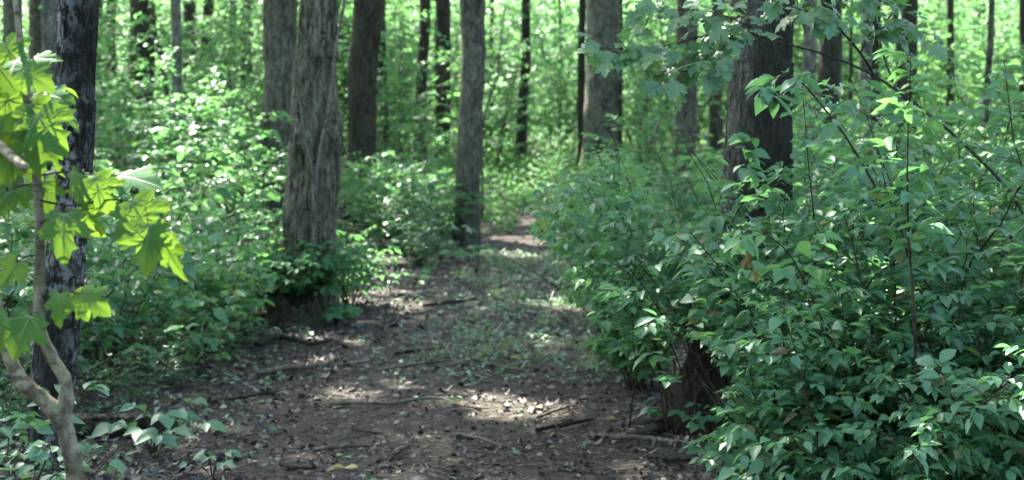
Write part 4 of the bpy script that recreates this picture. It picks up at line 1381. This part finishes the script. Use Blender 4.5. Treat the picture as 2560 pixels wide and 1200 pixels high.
# ------------------------------------------------------------------ fallen wood
def stick(pts, r, label, mat='twig', name="fallen_branch", cat="branch", group="fallen branches on the path", side=()):
    P = [onground(px, py) for px, py in pts]
    base = P[0].copy()
    r *= 1.25
    P = [p + (0, 0, r * 1.0 + (.02 if i % 2 else .010)) for i, p in enumerate(P)]
    Q = smooth_path(P, 30)
    Q[:, 2] += rng.normal(size=30) * r * .12
    Q[:, :2] += rng.normal(size=(30, 2)) * r * .25
    a = Acc()
    tube(a, Q, r * np.interp(np.linspace(0, 1, 30), [0, .3, .31, .7, 1], [1, .9, 1.0, .75, .45]) * (1 + rng.normal(size=30) * .06), 9)
    for (i, dx, dy, dz, rr) in side:
        q = Q[i]
        tube(a, smooth_path([q, q + np.array([dx, dy, dz]) * .5 + (0, 0, .01), q + np.array([dx, dy, dz])], 6), np.linspace(rr, rr * .5, 6), 6)
    o = a.obj(name, BK[mat], None, True, base)
    return tag(o, label, cat, group)


stick([(645, 945), (700, 938), (760, 930), (812, 926), (835, 912), (858, 905)], .017, "thick pale crooked branch lying at the path edge", side=((8, -.12, -.05, .0, .008), (22, .05, .12, .05, .006), (12, -.1, .1, .01, .005)))
stick([(825, 1018), (900, 1020), (980, 1016), (1090, 1007), (1150, 1022), (1222, 1035)], .0085, "long thin branch lying straight across the path", side=((10, -.1, -.06, 0, .005), (24, .06, .05, .01, .004)))
stick([(1345, 1052), (1400, 1035), (1440, 1020)], .008, "short dark branch beside the largest sun patch")
stick([(1340, 1085), (1420, 1075), (1480, 1058)], .011, "thick short branch just below the largest sun patch", 'rot')
stick([(1480, 1102), (1560, 1108), (1650, 1112), (1730, 1125)], .012, "grey branch running to the root of the mossy trunk")
stick([(785, 1136), (850, 1131), (930, 1124)], .010, "pale stub-ended stick lying near the bottom of the path")
stick([(985, 1145), (1010, 1136), (1022, 1131)], .012, "short thick stick lying low in the path middle")
stick([(1140, 1092), (1200, 1110), (1255, 1124)], .007, "slanting stick near a clump of pale leaves on the path")
stick([(960, 932), (1040, 922), (1118, 908)], .010, "thin branch beyond the long straight one")
stick([(985, 892), (1050, 886), (1110, 878)], .009, "dark stick before the grass tufts", 'rot')
stick([(992, 828), (1002, 850), (1020, 865), (1050, 866)], .007, "bent pale twig standing off the litter")
stick([(700, 1170), (740, 1185), (790, 1182)], .009, "dark stick at the very bottom of the path", 'rot')
stick([(560, 1010), (610, 1005), (700, 985)], .009, "dark twig below the thick pale crooked branch", 'rot')
stick([(1060, 770), (1150, 762), (1210, 752)], .012, "dark stick where the path narrows", 'rot')
stick([(1180, 900), (1260, 930), (1330, 935)], .008, "thin stick crossing beyond the sun patch")
stick([(640, 870), (700, 855), (780, 870), (830, 862)], .018, "dark branch in the shade under the hollow trunk", 'rot')
stick([(880, 1080), (920, 1092), (960, 1094)], .007, "little dark stick in the lower middle of the path", 'rot')
stick([(1620, 1155), (1700, 1165), (1790, 1168)], .013, "brown branch lying under the corner shrub", 'rot')
stick([(660, 820), (700, 805), (735, 790), (770, 792)], .016, "pale dead branch leaning at the foot of the hollow trunk")

# rotten log
lb = onground(300, 1095)
lg = Acc()
P = smooth_path([onground(150, 1090) + (0, 0, .05), onground(300, 1092) + (0, 0, .055), onground(430, 1082) + (0, 0, .05)], 40)
th = np.arange(24) * 2 * PI / 24
tube(lg, P, .062 * (1 + .12 * np.sin(np.arange(40) * .9) + rng.normal(size=40) * .05), 18)
log = thing("rotten_log", "dark rotten log lying behind the three-leaved bluish plant", "log", lb)
lg.obj("wood", BK['rot'], log, True, lb)
bk = Acc()
for k in range(9):
    i = 4 + k * 4
    c0 = P[i] + (0, 0, .06)
    V = [c0 + (dx * .05, dy * .045, .004 + rng.uniform(0, .012) - abs(dy) * .02) for dx, dy in ((-1.1, -1), (.9, -.9), (1.1, .8), (-.8, 1))]
    V2 = [v + (0, 0, .008) for v in V]
    bk.add(V + V2, None, [[0, 3, 2, 1], [4, 5, 6, 7], [0, 1, 5, 4], [1, 2, 6, 5], [2, 3, 7, 6], [3, 0, 4, 7]])
bk.obj("loose_bark", BK['shaggy'], log, False, lb)

# stump at the foot of the hollow trunk
sb = onground(745, 818)
sa = Acc()
r2 = np.random.default_rng(5)
th = np.arange(48) * 2 * PI / 48
zz = np.linspace(-.05, .24, 18)
TH, ZZ = np.meshgrid(th, zz)
topz = .04 * np.sin(TH * 2 + 1) + .03 * np.sin(TH * 5) + .02 * r2.normal(size=TH.shape)
ZZ = ZZ + np.clip(ZZ, 0, 1) / .24 * topz
rr_ = .165 * (1 + .5 * np.exp(-np.maximum(ZZ, 0) / .06) * (.5 + .5 * np.cos(TH * 4)) + .07 * np.abs(np.sin(TH * 9 + 5 * ZZ)) + .02 * r2.normal(size=TH.shape))
V = np.stack([sb[0] + rr_ * np.cos(TH), sb[1] + rr_ * np.sin(TH), sb[2] + ZZ], -1)
inner = V[-1:] * 1.0
inner = sb + (inner - sb) * np.array([.55, .55, .45])
V = np.concatenate([V, inner])
n_, k_ = V.shape[:2]
i_, j_ = np.arange(n_ - 1)[:, None] * k_, np.arange(k_)[None]
sa.add(np.concatenate([V.reshape(-1, 3), [sb + (0, 0, .09)]]), [[(n_ - 1) * k_ + j, (n_ - 1) * k_ + (j + 1) % k_, n_ * k_] for j in range(k_)],
       np.stack([i_ + j_, i_ + (j_ + 1) % k_, i_ + k_ + (j_ + 1) % k_, i_ + k_ + j_], -1).reshape(-1, 4))
tag(sa.obj("rotten_stump", BK['rot'], None, True, sb), "dark rotten stump at the foot of the shaggy hollow trunk", "stump")

# vines on the hollow trunk
def vine(pts, ra, rb, label, bx, n=30):
    P = smooth_path([at(*p) for p in pts], n)
    a = Acc()
    P[:, :2] += np.cumsum(rng.normal(size=(n, 2)) * .0015, 0)
    tube(a, P, np.linspace(ra, rb, n), 7)
    return tag(a.obj("vine", BK['twig'], None, True, P[0]), label, "vine", "pale vines on the hollow trunk")


vine([(786, 745, 11.72), (790, 620, 11.74), (786, 520, 11.76), (795, 430, 11.76), (806, 350, 11.76), (822, 270, 11.78), (834, 180, 11.8), (842, 110, 11.8), (858, 20, 11.85), (880, -120, 11.9)], .017, .012,
     "thicker pale vine climbing the hollow trunk and leaning off its top", 0)
vine([(784, 700, 11.7), (780, 560, 11.72), (778, 450, 11.72), (774, 390, 11.72), (757, 340, 11.74), (742, 300, 11.76)], .013, .007, "thin pale vine crossing the rotten hollow of the trunk", 0)
P = smooth_path([at(*p) for p in [(1205, 330, 24), (1212, 290, 24), (1225, 240, 24), (1238, 205, 24), (1244, 190, 24), (1250, 120, 24.2), (1262, 20, 24.4)]], 24)
P0 = P[0].copy()
P0[2] = float(gz(P0[0], P0[1]))
a = Acc()
tube(a, smooth_path(np.concatenate([[P0], P]), 30), np.linspace(.022, .012, 30), 7)
tag(a.obj("vine", BK['grey'], None, True, P0), "leaning bare vine beside the smooth grey trunk", "vine")
# dead bough at the far edge of the broad pale trunk
P = smooth_path([at(1551, 200, 33.5), at(1550, 270, 33.5), at(1558, 310, 33.5), at(1575, 345, 33.5), at(1590, 420, 33.5)], 18)
a = Acc()
tube(a, P, np.linspace(.05, .04, 18), 7)
tag(a.obj("dead_bough", BK['dark'], None, True, P[-1]), "crooked dark dead bough beside the broad pale trunk", "bough")

# fallen leaves that stand out
for k, (px, py, sz, az, label) in enumerate((
        (1275, 902, .10, .4, "single yellow leaf lying among the grass tufts"),
        (832, 1178, .065, .2, "yellow leaf lying nearest the bottom edge of the path"),
        (895, 1180, .075, 2.9, "long yellow leaf lying beside another near the bottom edge"),
        (228, 1128, .05, 1.2, "round yellow leaf lying before the rotten log"),
        (1520, 1055, .06, .3, "pale yellow-green leaf lying below the leaning shrub"),
        (1355, 1028, .07, 2.4, "yellow leaf lying in the largest sun patch"),
        (842, 1150, .06, 1.0, "pale leaf lying above the two yellow leaves"))):
    p = onground(px, py)
    a = Acc()
    leaves(a, [LEAF_FINE[0]], p + (0, 0, .02), np.array([math.cos(az), math.sin(az), .02]), np.array([.05, -.25, 1]), sz, 1.1)
    o = tag(a.obj("fallen_leaf", LM['yellow'], None, True, p), label, "leaf", "bright fallen leaves on the path")
